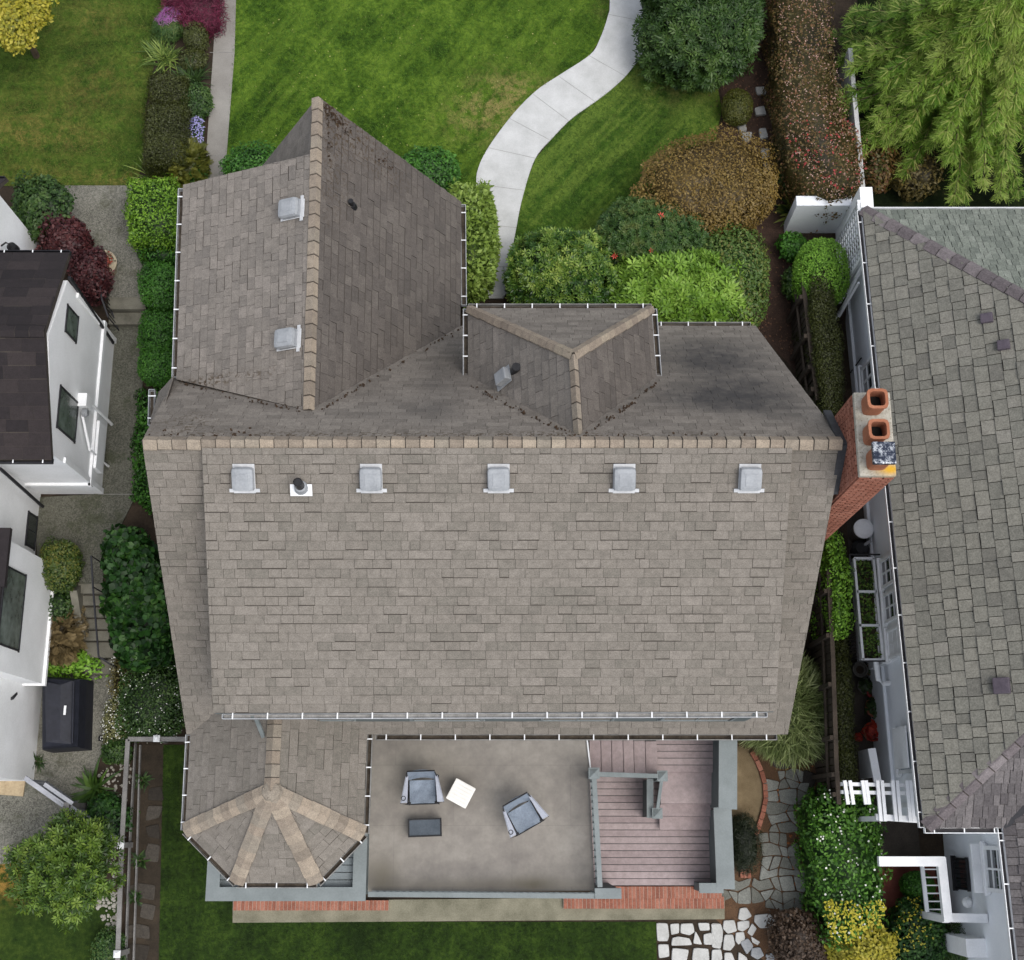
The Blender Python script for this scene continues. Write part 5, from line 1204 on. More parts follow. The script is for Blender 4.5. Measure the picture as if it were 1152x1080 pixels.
b = MB(); roof(b, [C1, R1, Vector((R1.x+4, R1.y, R1.z)), Vector((R1.x+9, C1.y, 3.3))], .2, (.1, .2), .018, gap=.01, dbl=.4, eave=(C1, C1+Vector((1, 0, 0))), rj=.03); b.build('north_roof', [TILEN, UNDER], rh)
k_ = 4.2; V1 = Vector((V0.x+k_, V0.y+k_, 3.3+pt*k_))
b = MB(); roof(b, [C2, V0, V1, Vector((R2.x+.0, R2.y, R2.z))], .24, (.09, .2), .02, gap=.01, dbl=.4, eave=(C2, V0), rj=.05); b.build('south_roof', [TILES, UNDER], rh)
b = MB(); S0_ = P(1146, 1115, 3.3); roof(b, [V0, Vector((V0.x+.1, -6, 3.3)), Vector((V0.x+4.2, -6, 3.3+pt*4.2)), V1], .24, (.09, .2), .02, gap=.01, dbl=.4, eave=(Vector((0, -1, 0)), Vector((0, 1, 0))), rj=.05); b.build('wing_roof', [TILES, UNDER], rh)
nrW, nrN, nrS = nrm(C1, C2, R2), Vector((0, pt, 1)).normalized(), Vector((0, -pt, 1)).normalized()
hip2('hip_cap', C1+zz, R1+zz, nrW, nrN, .15, SHK, rh, .33); hip2('hip_cap', C2+zz, R2+zz, nrW, nrS, .15, SHK, rh, .33)
b = MB(); d = (V1-V0).normalized(); b.beam(V0+Vector((0, 0, .02)), V1+Vector((0, 0, .02)), .12, .02); b.build('valley', DTRIM, rh)
DG = pmat('dark_gutter_silt', (44, 42, 44), (70, 68, 70), 5, 30, .9, .2)
gutter('gutter', C1+Vector((0, 0, -.02)), C2+Vector((0, 0, -.02)), (-1, 0, 0), WHITE, rh, .95, WHITE, w_=.1, dirt=DG)
gutter('gutter', C2+Vector((0, 0, -.02)), V0+Vector((0, 0, -.02)), (0, -1, 0), WHITE, rh, .75, WHITE, w_=.1, dirt=DG)
gutter('gutter', V0+Vector((0, 0, -.02)), Vector((V0.x+.1, -6, 3.28)), (-1, 0, 0), WHITE, rh, .8, WHITE, w_=.1, dirt=DG)
gutter('gutter', C1+Vector((0, 0, -.02)), Vector((R1.x+9, C1.y, 3.28)), (0, 1, 0), WHITE, rh, 0, None, w_=.07)
RPL = pmat('pale_blue_white_render', (220, 224, 229), (235, 238, 241), 1.2, 30, .75, .12)
b = MB(); wx = .33
b.prism([(C1.x+wx, C1.y-.2), (C2.x+wx, .12), (V0.x+.2, .12), (V0.x+.2, -6), (18, -6), (18, C1.y-.2)], -1.0, 3.25); b.build('wall', RPL, rh)
b = MB(); b.beam((C1.x+wx-.03, C1.y-.3, .62), (C2.x+wx-.03, .2, .35), .06, .1); b.build('string_course', RPL, rh)
for (x, y) in ((1111, 360), (1130, 390)):
    p = hit(x, y, C1, nrW); M = onroof(p, nrW, (0, 1, 0)); b = MB(); b.box((0, 0, .1), (.2, .24, .14), 0, .5, 0, M, .02); o = b.build('roof_vent', pmat('vent_plum', (62, 56, 64), (88, 80, 88), 5, 30, .6, .1) if not bpy.data.materials.get('vent_plum') else bpy.data.materials['vent_plum'], rh); b = MB(); b.box((0, -.05, .03), (.3, .4, .015), 0, .5, 0, M); b.build('flange', SHK, o)
p = hit(1128, 772, C1, nrW); M = onroof(p, nrW, (0, 1, 0)); b = MB(); b.box((0, 0, .12), (.3, .3, .16), 0, .5, 0, M, .02); o = b.build('roof_vent', bpy.data.materials['vent_plum'], rh); b = MB(); b.box((0, .0, .03), (.4, .42, .015), 0, .5, 0, M); b.build('flange', SHK, o)
# windows in its walls
def wallx(y): return C1.x+wx+(C2.x-C1.x)*(C1.y-y)/(C1.y-C2.y)
for (tl, tr, bl, pn) in (((998, 628), (1007, 626), (1001, 658), (2, 3)), ((1002, 664), (1011, 662), (1008, 700), (2, 3)), ((1007, 708), (1015, 706), (1010, 737), (2, 3))):
    p = P(tr[0], (tr[1]+bl[1])/2, 1.9); hgt = .95; window(rh, (wallx(p.y)-.1, P(tr[0], (tl[1]+bl[1])/2, 1.8).y, 1.9), .56, .95, (-1, 0, 0), WHITE, pn, fw=.06)
py0 = P(1005, 622, 1.6).y; py1 = P(1012, 742, 1.6).y
b = MB(); b.box((wallx((py0+py1)/2)+.02, (py0+py1)/2, 1.3), (.24, py0-py1, 3.0), R(-1)); b.build('bay', WHITE, rh)
yU = P(984, 425, 1.6).y; window(rh, (wallx(yU)-.02, yU, 1.7), .7, 1.1, (-1, 0, 0), WHITE, (2, 3), fw=.08)
yA = P(1022, 845, 1.6).y; window(rh, (wallx(yA)-.02, yA, 1.6), .8, 1.0, (-1, 0, 0), WHITE, (1, 1), glass=pmat('pale_blind', (150, 166, 176), (176, 188, 196), 4, 20, .4, 0), fw=.07)
b = MB(); b.box((wallx(yA)-.22, yA+.05, 1.85), (.03, .82, .9), 0); b.build('shutter', WHITE, rh)
def onwx(px, py, X):
    v = py-540.; n = F*ST-v*CT; d = F*CT+v*ST; k = X/(px-576.); return Vector((X, n*k, HC-d*k))
XW = V0.x+.2
a_ = onwx(1104, 978, XW); c_ = onwx(1124, 978, XW); window(rh, (XW-.02, c_.y, 2.25), .8, .95, (-1, 0, 0), WHITE, (2, 3), fw=.08); b = MB(); b.box((XW-.14, c_.y, 1.55), (.26, .95, .1), 0, .5, 0, None, .02); b.build('planter_shelf', WHITE, rh)
a_ = onwx(1078, 985, XW); window(rh, (XW-.02, a_.y+.05, .25), .6, .75, (-1, 0, 0), BLACK, (6, 1), fw=.04)
e = onwx(1080, 938, XW-.1); b = MB(); b.box((XW-.35, .02, 2.75), (.12, .1, .1), 0, .5, 0, None, .01); b.build('floodlight', WHITE, rh)
e = onwx(1088, 1015, XW-.1); b = MB(); b.lathe((XW-.1, e.y, e.z-.1), [(.03, 0), (.1, .04), (.11, .14), (.05, .22)], 14); b.build('wall_lamp', WHITE, rh)
b = MB(); b.box((XW-.2, P(1115, 1065, .9).y, .4), (.4, .35, 1.6)); b.build('porch_pier', PLAST, rh)

# lattice gate, garden wall at top right
root = thing('garden_wall', P(925, 260, .4), 'white rendered wall and buttress at the end of the speckled red hedge', 'wall')
b = MB(); a_ = P(900, 230, 1.9); c_ = P(958, 230, 1.9); gy = G(930, 262).y
b.box(((a_.x+c_.x)/2, gy+.12, 1.05), (c_.x-a_.x+.1, .24, 1.5)); b.build('wall', RPL, root)
b = MB(); t_ = P(975, 222, 2.6); b.box((t_.x, t_.y, 1.4), (.28, .5, 2.4)); b.build('pier', PLAST, root)
b = MB(); x0 = P(945, 50, 1.9); x1 = P(977, 225, 1.9); b.beam((x0.x+.28, x0.y+.0, 1.0), (x1.x-.05, x1.y, 1.0), .1, 1.5); b.build('side_wall', CONC_W, root)
lt = thing('lattice_panel', P(970, 290, .4), 'white lattice panel with arched opening leaning beside the roof corner', 'trellis')
LX = P(968, 275, 1.4).x-.02; ya_, yb_ = P(960, 245, 1.8).y, P(968, 305, 1.8).y; b = MB()
LX = 7.66
for k in range(9): y = ya_+(yb_-ya_)*k/8; b.beam((LX, y, .5), (LX, y, 2.5), .02, .035)
for k in range(12): z = .55+k*.17; b.beam((LX, ya_, z), (LX, yb_, z), .02, .03)
b.build('slats', WHITE, lt); b = MB(); b.beam((LX, ya_, .4), (LX, ya_, 2.6), .07, .07); b.beam((LX, yb_, .4), (LX, yb_, 2.5), .07, .07); b.beam((LX, ya_, 2.55), (LX, yb_, 2.55), .07, .07); b.build('frame', WHITE, lt)
b = MB(); arc = [(LX+.1, (ya_+yb_)/2+.75*math.cos(a), 1.8+.75*math.sin(a)) for a in np.linspace(0, math.pi, 12)]
for p, q in zip(arc, arc[1:]): b.beam(p, q, .05, .09)
b.build('arch', WHITE, lt)
# hose reel and ladder-like handrail by the wall
hr_ = thing('hose_reel', P(962, 300, 1), 'white wall-mounted hose reel below the lattice panel', 'hose reel'); b = MB(); e = P(964, 296, 1.4); b.tube([(7.85, e.y, 1.3), (7.68, e.y, 1.3)], .16, 16); b.build('reel', WHITE, hr_); b = MB()
b.tube([(7.72+.02*math.sin(a*5), e.y+.2*math.cos(a), 1.3+.2*math.sin(a)) for a in np.linspace(0, 12.5, 50)], .02, 6); b.build('hose', VENT, hr_)
hd = thing('handrail', P(950, 340, .1), 'white sloping handrail on the white wall near the green topiary', 'railing'); b = MB()
b.beam(onwx(948, 345, 7.55), onwx(970, 300, 7.7), .05, .05); b.beam(onwx(944, 356, 7.5), onwx(966, 318, 7.62), .05, .05); b.build('rails', WHITE, hd)
b = MB(); q = onwx(948, 345, 7.55); b.beam(q, (q.x, q.y, .1), .05, .05); q = onwx(970, 300, 7.7); b.beam(q, (q.x, q.y, .1), .05, .05); b.build('posts', WHITE, hd)
# raised planter rails in the alley
ry0, ry1 = P(972, 628, 1.0).y, P(988, 742, 1.0).y; rx = lambda y: 6.95+(ry0-y)*.03
pl = thing('window_planter', (7.66, (ry0+ry1)/2, -.2), 'long white planter with three green cells and black rails under the bay window', 'planter'); b = MB()
PW = .42; mid = (ry0+ry1)/2; px_ = 7.66
for x in (px_-.22, px_+.2): b.beam((x, ry0, .95), (x+.04, ry1, .95), .05, .12)
for k in range(4): y = ry0+(ry1-ry0)*k/3; b.beam((px_-.22, y, .95), (px_+.22, y, .95), .05, .12)
b.box((px_, mid, .75), (.4, ry0-ry1-.04, .3)); b.build('box', WHITE, pl)
b = MB()
for x in (px_-.36, ): b.beam((x, ry0+.05, 1.15), (x+.04, ry1-.05, 1.15), .03, .03); b.beam((x, ry0+.05, .3), (x+.04, ry1-.05, .3), .03, .03)
for k in range(26): y = ry0+.05+(ry1-ry0-.1)*k/25; b.beam((px_-.36+.04*k/25, y, -.3), (px_-.36+.04*k/25, y, 1.15), .014, .014)
b.beam((px_-.36, ry0+.05, 1.15), (px_+.3, ry0+.05, 1.15), .03, .03); b.beam((px_-.32, ry1-.05, 1.15), (px_+.3, ry1-.05, 1.15), .03, .03); b.build('rail', BLACK, pl)
HB = leafmat('planter_green', [(22, 40, 12), (46, 74, 22), (92, 124, 44), (130, 150, 70)])
b = MB()
for k in range(3): ya_, yb_ = ry0+(ry1-ry0)*k/3-.04, ry0+(ry1-ry0)*(k+1)/3+.04; b.box((px_, (ya_+yb_)/2, .91), (.34, ya_-yb_, .02))
b.build('soil_top', SOIL, pl)
f = Foliage()
X = RNG.uniform(px_-.18, px_+.18, 900); Y = RNG.uniform(ry1+.05, ry0-.05, 900); pts_ = np.stack([X, Y, RNG.uniform(.9, .99, 900)], 1); f.leaves(pts_, np.tile((0, 0, 1.), (900, 1))+RNG.normal(size=(900, 3))*.5, 'leaf', .07); f.build('plants', HB, pl)
# black rail at upper window
rail('area_railing', [(956, 420), (966, 420)], 1.0, BLACK, 'short black railing by the upper window of the right house', bars=1)
# white rain pipe
b = MB(); b.tube([onwx(985, 742, 7.78), onwx(988, 765, 7.82), (7.95, onwx(989, 768, 7.82).y, .7), (8.1, onwx(989, 768, 7.82).y, .8)], .055, 10); tag(b.build('drain_pipe', WHITE, None, False, P(988, 760, 0)), 'white drain pipe bending into the wall below the planter', 'pipe')

# things standing in the alley
def pot(px, py, r, h, mat, label, plant=None, cat='pot', lid=None):
    g = G(px, py); root = thing('plant_pot', g, label, cat, 'pots in the alley'); b = MB(); b.lathe(g, [(r*.7, 0), (r, h*.85), (r*1.1, h*.87), (r*1.1, h), (r*.9, h), (r*.85, h*.85)], 18); b.build('pot', mat, root)
    if plant:
        f = Foliage(); n = 160; d = unit(RNG.normal(size=(n, 3))); d[:, 2] = np.abs(d[:, 2]); f.leaves(np.array(g)+np.array((0, 0, h))+d*r*np.array((1.1, 1.1, .9))*RNG.uniform(.5, 1, (n, 1)), d+np.array((0, 0, .5)), 'leaf', r*.5); f.build('plant', plant, root)
    else:
        b = MB(); b.lathe((g.x, g.y, g.z+h*.8), [(r*.85, 0), (r*.5, .02)], 14); b.build('soil_top', SOIL, root)
    return root
TP = pmat('old_terracotta', (98, 58, 44), (136, 84, 64), 5, 40, .9, .3); RD = pmat('red_plastic', (120, 36, 36), (150, 52, 48), 4, 30, .5, .05); GP = pmat('grey_pot_glaze', (70, 68, 64), (100, 98, 92), 4, 30, .8, .2)
LRED = leafmat('red_leaves', [(90, 20, 14), (150, 40, 26), (190, 66, 44)]); LDK = leafmat('pot_green', [(20, 32, 14), (40, 58, 26), (70, 90, 44)])
pot(971, 732, .14, .3, TP, 'tan clay pot highest up in the alley below the planter rails'); pot(977, 755, .12, .25, TP, 'small brown clay pot just above the red tub', LDK); pot(970, 773, .16, .28, GP, 'dull grey pot left of the red tub', LDK)
pot(980, 780, .16, .3, RD, 'red plastic tub in the alley by the white wall'); pot(981, 797, .22, .35, TP, 'wide brown clay pot with plant just below the red tub', LDK)
pot(978, 824, .2, .3, TP, 'clay pot of bright red leaved plant', LRED); pot(985, 818, .14, .28, TP, 'smaller pot of red leaves touching the wall', LRED); pot(963, 830, .09, .2, TP, 'tiny pot with red plant beside narrow hedge', LRED); pot(964, 755, .16, .32, GP, 'pale grey pot against the narrow hedge')
g = G(963, 602); root = thing('lidded_bin', g, 'grey bin with round white lid just below the chimney', 'bin'); b = MB(); b.lathe(g, [(.17, 0), (.2, .6), (.21, .62)], 20); b.build('body', GP, root); b = MB(); b.lathe((g.x, g.y, g.z+.62), [(.22, 0), (.22, .05), (.15, .08)], 20); b.build('lid', WHITE, root)
g = G(962, 622); root = thing('camp_stove', g, 'small dark metal stove on the alley floor between bin and planter', 'stove'); b = MB(); b.lathe(g, [(.12, .0), (.18, .3), (.2, .45), (.12, .55)], 14); b.build('bowl', BLACK, root); b = MB(); b.tube([(g.x+.05, g.y+.05, g.z+.5), (g.x+.2, g.y+.15, g.z+.6)], .04, 8); b.build('pipe', VENT, root)
b = MB(); e = G(969, 860, .6); b.beam((e.x, P(966, 842, .6).y, .6), (e.x+.08, P(970, 880, .6).y, .6), .16, .06); b.box((e.x+.04, e.y, .0), (.05, .6, 1.1)); tag(b.build('timber_post', PLAST, None, False, (e.x, e.y, -.9)), 'white flat timber standing between narrow hedge and dark alley door', 'board')
# pot with cream rim by the maroon shrub
g = G(122, 305); root = thing('plant_pot', g, 'cream rimmed pot of maroon and coral leaves by the handrail', 'pot'); b = MB(); b.lathe(g, [(.2, 0), (.3, .4), (.33, .42), (.33, .46), (.28, .46), (.26, .38)], 22); b.build('pot', pmat('cream_glaze', (150, 138, 116), (184, 172, 148), 4, 20, .5, .1), root)
f = Foliage(); n = 260; d = unit(RNG.normal(size=(n, 3))); d[:, 2] = np.abs(d[:, 2]); f.leaves(np.array(g)+np.array((0, 0, .45))+d*.3*RNG.uniform(.4, 1, (n, 1)), d+np.array((0, 0, .5)), 'leaf', .09); f.build('plant', leafmat('coral_leaves', [(60, 24, 22), (60, 70, 30), (140, 60, 48), (180, 92, 76)]), root)

# dark timber fence between the houses
FD = pmat('dark_timber', (48, 42, 36), (84, 74, 64), 2.5, 40, .9, .3)
def darkfence(label, pts, z1h, w_=.09):
    W_ = [P(x, y, h) for x, y, h in pts]; root = thing('board_fence', (W_[0].x, W_[0].y, zg(W_[0].y)), label, 'fence', 'dark board fences between the houses'); b = MB()
    for p, q in zip(W_, W_[1:]): b.beam(p, q, w_, .04)
    b.build('top_rail', FD, root); b = MB(); c = MB()
    for p, q in zip(W_, W_[1:]):
        n = max(1, int((q-p).length/.15))
        for k in range(n): e = p+(q-p)*(k+.5)/n; zb_ = zg(e.y); b.box((e.x, e.y, (e.z-.04+zb_)/2), (.022, .135, e.z-.04-zb_), 0, random.random())
        m = p-Vector((.08, 0, .5)); c.beam(m, q-Vector((.08, 0, .5)), .04, .08)
        for k in range(max(2, int((q-p).length/1.8))): e = p+(q-p)*(k+.5)/max(2, int((q-p).length/1.8)); c.box((e.x-.07, e.y, (e.z+zg(e.y))/2), (.09, .09, e.z-zg(e.y)))
    b.build('boards', FD, root); c.build('posts_and_rails', FD, root)
darkfence('dark board fence with ledges beside the mulch bed, above the chimney', [(903, 312, 1.6), (913, 400, 1.6), (920, 450, 1.6)], 1.5)
darkfence('dark board fence along the narrow hedge, right of the fountain grass', [(932, 640, 1.2), (937, 740, 1.2), (941, 860, 1.0), (944, 905, 1.0)], 1.5)

# pergola and arbour
pg = thing('pergola', P(995, 900, 1), 'white pergola of parallel slats crossed over beams against tile roof', 'pergola'); zp = 2.1; b = MB()
for y in (884, 893, 921): b.beam(P(946 if y < 920 else 985, y-2, zp-.1), P(1042, y+2 if y > 900 else y, zp-.1), .07 if y < 900 else .12, .12)
b.build('beams', WHITE, pg)
for k, x in enumerate((951, 957, 971, 975, 988, 993, 1005, 1010, 1021, 1025, 1033)):
    q = MB(); q.beam(P(x-1, 878, zp+.02), P(x+3, 924 if k > 3 else 905, zp+.02), .065, .06); q.build('slat', WHITE, pg)
b = MB(); e = P(1036, 905, 2.0); b.box((e.x, e.y, .6), (.1, .1, 3.0)); e = P(990, 921, 2.0); b.box((e.x, e.y, .6), (.1, .1, 3.0)); b.build('posts', WHITE, pg)
ab = thing('garden_arbour', P(1060, 1000, .5), 'white timber frame of thick beams round a dark gate, by the round shrub', 'arbour'); za = 1.6; b = MB()
b.beam(P(988, 969, za), P(1062, 969, za), .19, .14); b.beam(P(1058, 964, za-.002), P(1066, 1037, za-.002), .17, .14); b.beam(P(1060, 1032, za-.15), P(1110, 1033, za-.15), .17, .12); b.build('beams', WHITE, ab)
b = MB()
for (x, y) in ((1056, 971), (1064, 1034)): e = P(x, y, za-.1); b.box((e.x, e.y, .3), (.14, .14, 2.4))
b.build('posts', WHITE, ab); b = MB()
for k in range(6): b.beam(P(1040+k*.8, 978+k*9, .6), P(1058+k*.8, 978+k*9, .6), .025, .03)
b.beam(P(1037, 972, .62), P(1043, 1026, .62), .08, .05); b.build('gate_bars', WHITE, ab)

# ------------------------------------------------------------------ furniture on the terrace
FAB = pmat('slate_fabric', (104, 114, 126), (134, 144, 156), 5, 40, .85, .25); FABL = pmat('pale_fabric', (146, 150, 160), (168, 172, 182), 5, 40, .85, .25)
def camp_chair(loc, rz, label):
    root = thing('camping_chair', (0, 0, 0), label, 'chair', 'camping chairs on the terrace')
    # built facing -y, base at origin
    b = MB(); n = 7
    for i in range(n):
        for j in range(n):
            def S(u, v):
                x = (-.27+.54*u)*(1+.06*v); y = .2-.46*v; return (x, y, .44-.05*math.sin(math.pi*u)*math.sin(math.pi*v)+.02*v+.008*math.sin(9*u+7*v))
            b.poly([S(i/n, j/n), S((i+1)/n, j/n), S((i+1)/n, (j+1)/n), S(i/n, (j+1)/n)][::-1])
    b.build('seat', FAB, root, True)
    b = MB()
    for i in range(n):
        for j in range(n):
            def S(u, v):
                x = (-.28+.56*u)*(1-.02*v); return (x, .2+.16*v+.05*math.sin(math.pi*u)*(1-v*.4), .43+.48*v)
            b.poly([S(i/n, j/n), S((i+1)/n, j/n), S((i+1)/n, (j+1)/n), S(i/n, (j+1)/n)]); 
    b.build('backrest', FAB, root, True)
    for s in (-1, 1):
        b = MB(); b.add([(s*.27, .28, .68), (s*.32, .28, .68), (s*.44, -.24, .63), (s*.3, -.24, .63), (s*.27, .28, .66), (s*.32, .28, .66), (s*.44, -.24, .61), (s*.3, -.24, .61)], [(0, 1, 2, 3), (7, 6, 5, 4), (0, 4, 5, 1), (1, 5, 6, 2), (2, 6, 7, 3), (3, 7, 4, 0)]); ar = b.build('armrest', FABL, root)
        b = MB(); 
        if s < 0: b.lathe((s*.375, -.15, .58), [(.035, 0), (.045, .06), (.05, .065), (.035, .065), (.03, .03)], 14); b.build('cup_holder', BLACK, ar)
        b = MB(); b.tube([(s*.28, .33, .93), (s*.3, .26, .66), (s*.3, -.27, .05), (s*.3, -.27, 0)], .012, 8); b.tube([(s*.3, -.27, .62), (s*.3, .3, .03)], .012, 8); b.tube([(s*.3, -.27, .46), (s*.3, -.27, .62), (s*.43, -.25, .62), (s*.31, .27, .67)], .01, 8); b.tube([(s*.27, -.26, .47), (s*.27, .2, .45)], .01, 8); b.build('frame', BLACK, root)
    b = MB(); b.tube([(-.29, -.27, .46), (.29, -.27, .46)], .012, 8); b.tube([(-.28, .36, .92), (.28, .36, .92)], .014, 8); b.tube([(-.3, -.27, .06), (.3, .3, .4)], .01, 8); b.tube([(.3, -.27, .06), (-.3, .3, .4)], .01, 8)
    for x, y in ((-.27, -.25), (.27, -.25)): b.box((x, y, .475), (.06, .05, .02), 0, .5, 0, None, .005)
    b.build('crossbars', BLACK, root); place(root, loc, rz); return root
p = P(475.5, 889, 1.75); camp_chair((p.x, p.y, 1.3), R(2), 'slate grey camping chair with dark footrest below it, left on terrace')
p = P(589, 918, 1.75); camp_chair((p.x, p.y, 1.3), R(29), 'slate grey camping chair turned askew, standing alone toward terrace middle')
root = thing('side_table', (0, 0, 0), 'small square white plastic side table beside the left camping chair', 'table'); WP = pmat('white_plastic', (220, 218, 212), (236, 234, 228), 4, 30, .5, .05)
b = MB()
for k in range(6): b.box((-.175+k*.07, 0, .4), (.062, .42, .02), 0, .5, 0, None, .004)
b.box((0, .2, .39), (.44, .05, .03), 0, .5, 0, None, .008); b.box((0, -.2, .39), (.44, .05, .03), 0, .5, 0, None, .008); b.box((.2, 0, .388), (.05, .42, .03), 0, .5, 0, None, .008); b.box((-.2, 0, .388), (.05, .42, .03), 0, .5, 0, None, .008); b.box((0, 0, .385), (.4, .4, .012)); b.build('tabletop', WP, root)
for x in (-.17, .17):
    for y in (-.17, .17): b = MB(); b.beam((x, y, .38), (x*1.1, y*1.1, 0), .04, .04); b.build('leg', WP, root)
p = P(518.5, 892.5, 1.7); place(root, (p.x, p.y, 1.3), R(62))
root = thing('footrest', (0, 0, 0), 'dark rectangular footrest with slate top and black rim on terrace', 'footrest'); b = MB()
b.box((0, 0, .3), (.62, .33, .015)); b.build('top', pmat('slate_panel', (62, 70, 78), (82, 90, 98), 4, 30, .7, .15), root); b = MB()
b.box((0, .165, .3), (.68, .03, .05), 0, .5, 0, None, .008); b.box((0, -.165, .3), (.68, .03, .05), 0, .5, 0, None, .008); b.box((.325, 0, .3), (.03, .3, .05), 0, .5, 0, None, .008); b.box((-.325, 0, .3), (.03, .3, .05), 0, .5, 0, None, .008); b.build('rim', BLACK, root)
for x in (-.31, .31):
    for y in (-.15, .15): b = MB(); b.box((x, y, .14), (.025, .025, .28)); b.build('leg', BLACK, root)
p = P(478, 931, 1.6); place(root, (p.x, p.y, 1.3), R(2))

# ------------------------------------------------------------------ planting
LM = leafmat
G_BRIGHT = LM('bright_green_leaves', [(34, 56, 14), (74, 110, 26), (116, 156, 42), (150, 184, 70)]); G_BOX = LM('box_leaves', [(18, 42, 10), (36, 74, 18), (60, 108, 30), (88, 138, 50)])
G_DARK = LM('dark_leaves', [(18, 34, 12), (32, 55, 20), (52, 79, 30), (84, 108, 50)]); G_OLIVE = LM('olive_leaves', [(34, 38, 14), (48, 52, 18), (60, 66, 24), (76, 82, 32)], trans=.1)
G_GLOSS = LM('glossy_leaves', [(10, 26, 10), (22, 50, 16), (40, 78, 26), (76, 112, 48)], .5); G_LIME = LM('lime_leaves', [(50, 78, 20), (86, 128, 34), (116, 162, 50), (150, 190, 76)]); G_PIERIS = LM('spring_green_leaves', [(48, 76, 20), (82, 116, 34), (112, 148, 50), (146, 176, 78)])
G_RHODO = LM('rhododendron_leaves', [(14, 30, 10), (30, 58, 20), (54, 88, 30), (106, 134, 52), (160, 174, 88)], .4); G_MIX = LM('mossy_leaves', [(24, 44, 18), (44, 74, 30), (68, 98, 44), (104, 112, 58)])
G_RUST = LM('rust_leaves', [(62, 48, 24), (92, 76, 34), (114, 92, 42), (140, 120, 62)], patch=1.1); G_YEL = LM('yellow_leaves', [(84, 88, 24), (136, 134, 38), (166, 156, 50), (186, 174, 76)]); G_MAR = LM('maroon_leaves', [(30, 14, 18), (52, 24, 28), (76, 36, 38), (100, 56, 54)])
G_PHOT = LM('photinia_leaves', [(48, 44, 22), (80, 74, 36), (100, 80, 46), (134, 92, 68)], patch=.8); PINKW = LM('pink_white_tips', [(128, 88, 76), (160, 126, 114), (184, 158, 148)], patch=3); REDT = LM('red_tips', [(130, 44, 44), (168, 70, 66)])
HEATH = LM('crimson_heather', [(64, 22, 38), (98, 32, 56), (130, 54, 80)]); LILAC = LM('lilac_bloom', [(120, 62, 120), (164, 96, 160), (190, 136, 186)]); LAV = LM('lavender_bloom', [(120, 116, 170), (156, 152, 200), (190, 188, 220)])
WHF = LM('white_bloom', [(206, 208, 196), (230, 230, 222)]); REDF = LM('red_bloom', [(190, 50, 44), (214, 84, 72)]); YELF = LM('yellow_bloom', [(150, 144, 30), (190, 180, 60)]); ORF = LM('orange_bloom', [(190, 110, 60), (206, 140, 90)])
G_CON = LM('conifer_sprays', [(32, 54, 16), (62, 96, 26), (94, 132, 38), (130, 158, 60), (158, 174, 88)], patch=.9, trans=.2); G_CONT = LM('conifer_tips', [(150, 170, 82), (178, 186, 108)], patch=2); G_GRASS = LM('fountain_blades', [(70, 86, 46), (108, 124, 72), (142, 154, 100), (176, 184, 136)], trans=.25)
G_STR = LM('strap_leaves', [(46, 66, 26), (80, 104, 44), (122, 142, 66), (160, 172, 96)]); G_STRD = LM('dark_strap_leaves', [(26, 44, 18), (48, 72, 30), (80, 104, 52)]); TAN = LM('tan_seedheads', [(70, 60, 40), (110, 96, 66), (140, 122, 86)])
G_BROWN = LM('brown_leaves', [(40, 30, 22), (64, 50, 38), (90, 72, 56)])
# left border
def tree(name, box, z0, z1, mat, label, leaf='leaf', size=.1, n=5000, trunk_r=.09, flowers=None, lobes=9, core=True, group=None):
    """small tree: trunk, limbs and a crown of leafy lobes"""
    _seed[0] += 1; r_ = random.Random(_seed[0]); zc = (z0+z1)/2; a = P(box[0], (box[1]+box[3])/2, zc); b_ = P(box[2], (box[1]+box[3])/2, zc); t_ = P((box[0]+box[2])/2, box[1], zc); u_ = P((box[0]+box[2])/2, box[3], zc)
    c = Vector(((a.x+b_.x)/2, (t_.y+u_.y)/2, zc)); Rr = ((b_.x-a.x)/2, (t_.y-u_.y)/2, (z1-z0)/2); g = zg(c.y); root = thing(name, (c.x, c.y, g), label, 'tree', group); f = Foliage(); s = MB()
    s.tube([(c.x, c.y, g-.1), (c.x+.05, c.y, g+(z0-g)*.6), (c.x, c.y+.04, z0+(z1-z0)*.5)], [trunk_r, trunk_r*.8, trunk_r*.4], 8); s.build('trunk', BARK, root); s = MB()
    for k in range(lobes):
        an = k*2.4+r_.random(); q = math.sqrt((k+.4)/lobes)*.62; cc = (c.x+Rr[0]*q*math.cos(an), c.y+Rr[1]*q*math.sin(an), c.z+Rr[2]*(.55-q*.9)*.8); rr = [Rr[0]*r_.uniform(.36, .5), Rr[1]*r_.uniform(.36, .5), Rr[2]*r_.uniform(.36, .5)]
        pts, nr = blob_pts(n//lobes, cc, rr, _seed[0]+k, .3, 2, -.6, .35)
        f.leaves(pts, nr+np.array((0, 0, .5))+RNG.normal(size=nr.shape)*.5, leaf, size)
        if core: V, fs = blob_core(cc, rr, _seed[0]+k, .3, 2, .6, 10, 6); f.solid(V, fs, rnd=0.)
        s.tube([(c.x, c.y, z0*.7+g*.3+.0), ((c.x+cc[0])/2, (c.y+cc[1])/2, (z0+cc[2])/2), cc], [trunk_r*.5, trunk_r*.35, .01], 6)
        if flowers and k % 2 == 0:
            fm, cnt, fs_ = flowers; p2, n2 = blob_pts(cnt, cc, rr, _seed[0]+k, .3, 2, .2, .05); f.leaves(p2, n2+np.array((0, 0, 1.)), 'whorl', fs_, mi=1)
    s.build('limbs', BARK, root); f.build('crown', [mat]+([flowers[0]] if flowers else []), root); return root
tree('ornamental_tree', (-42, -34, 62, 62), 1.4, 3.0, G_YEL, 'small yellow leaved tree on the lawn at top left corner', size=.1, n=9000)
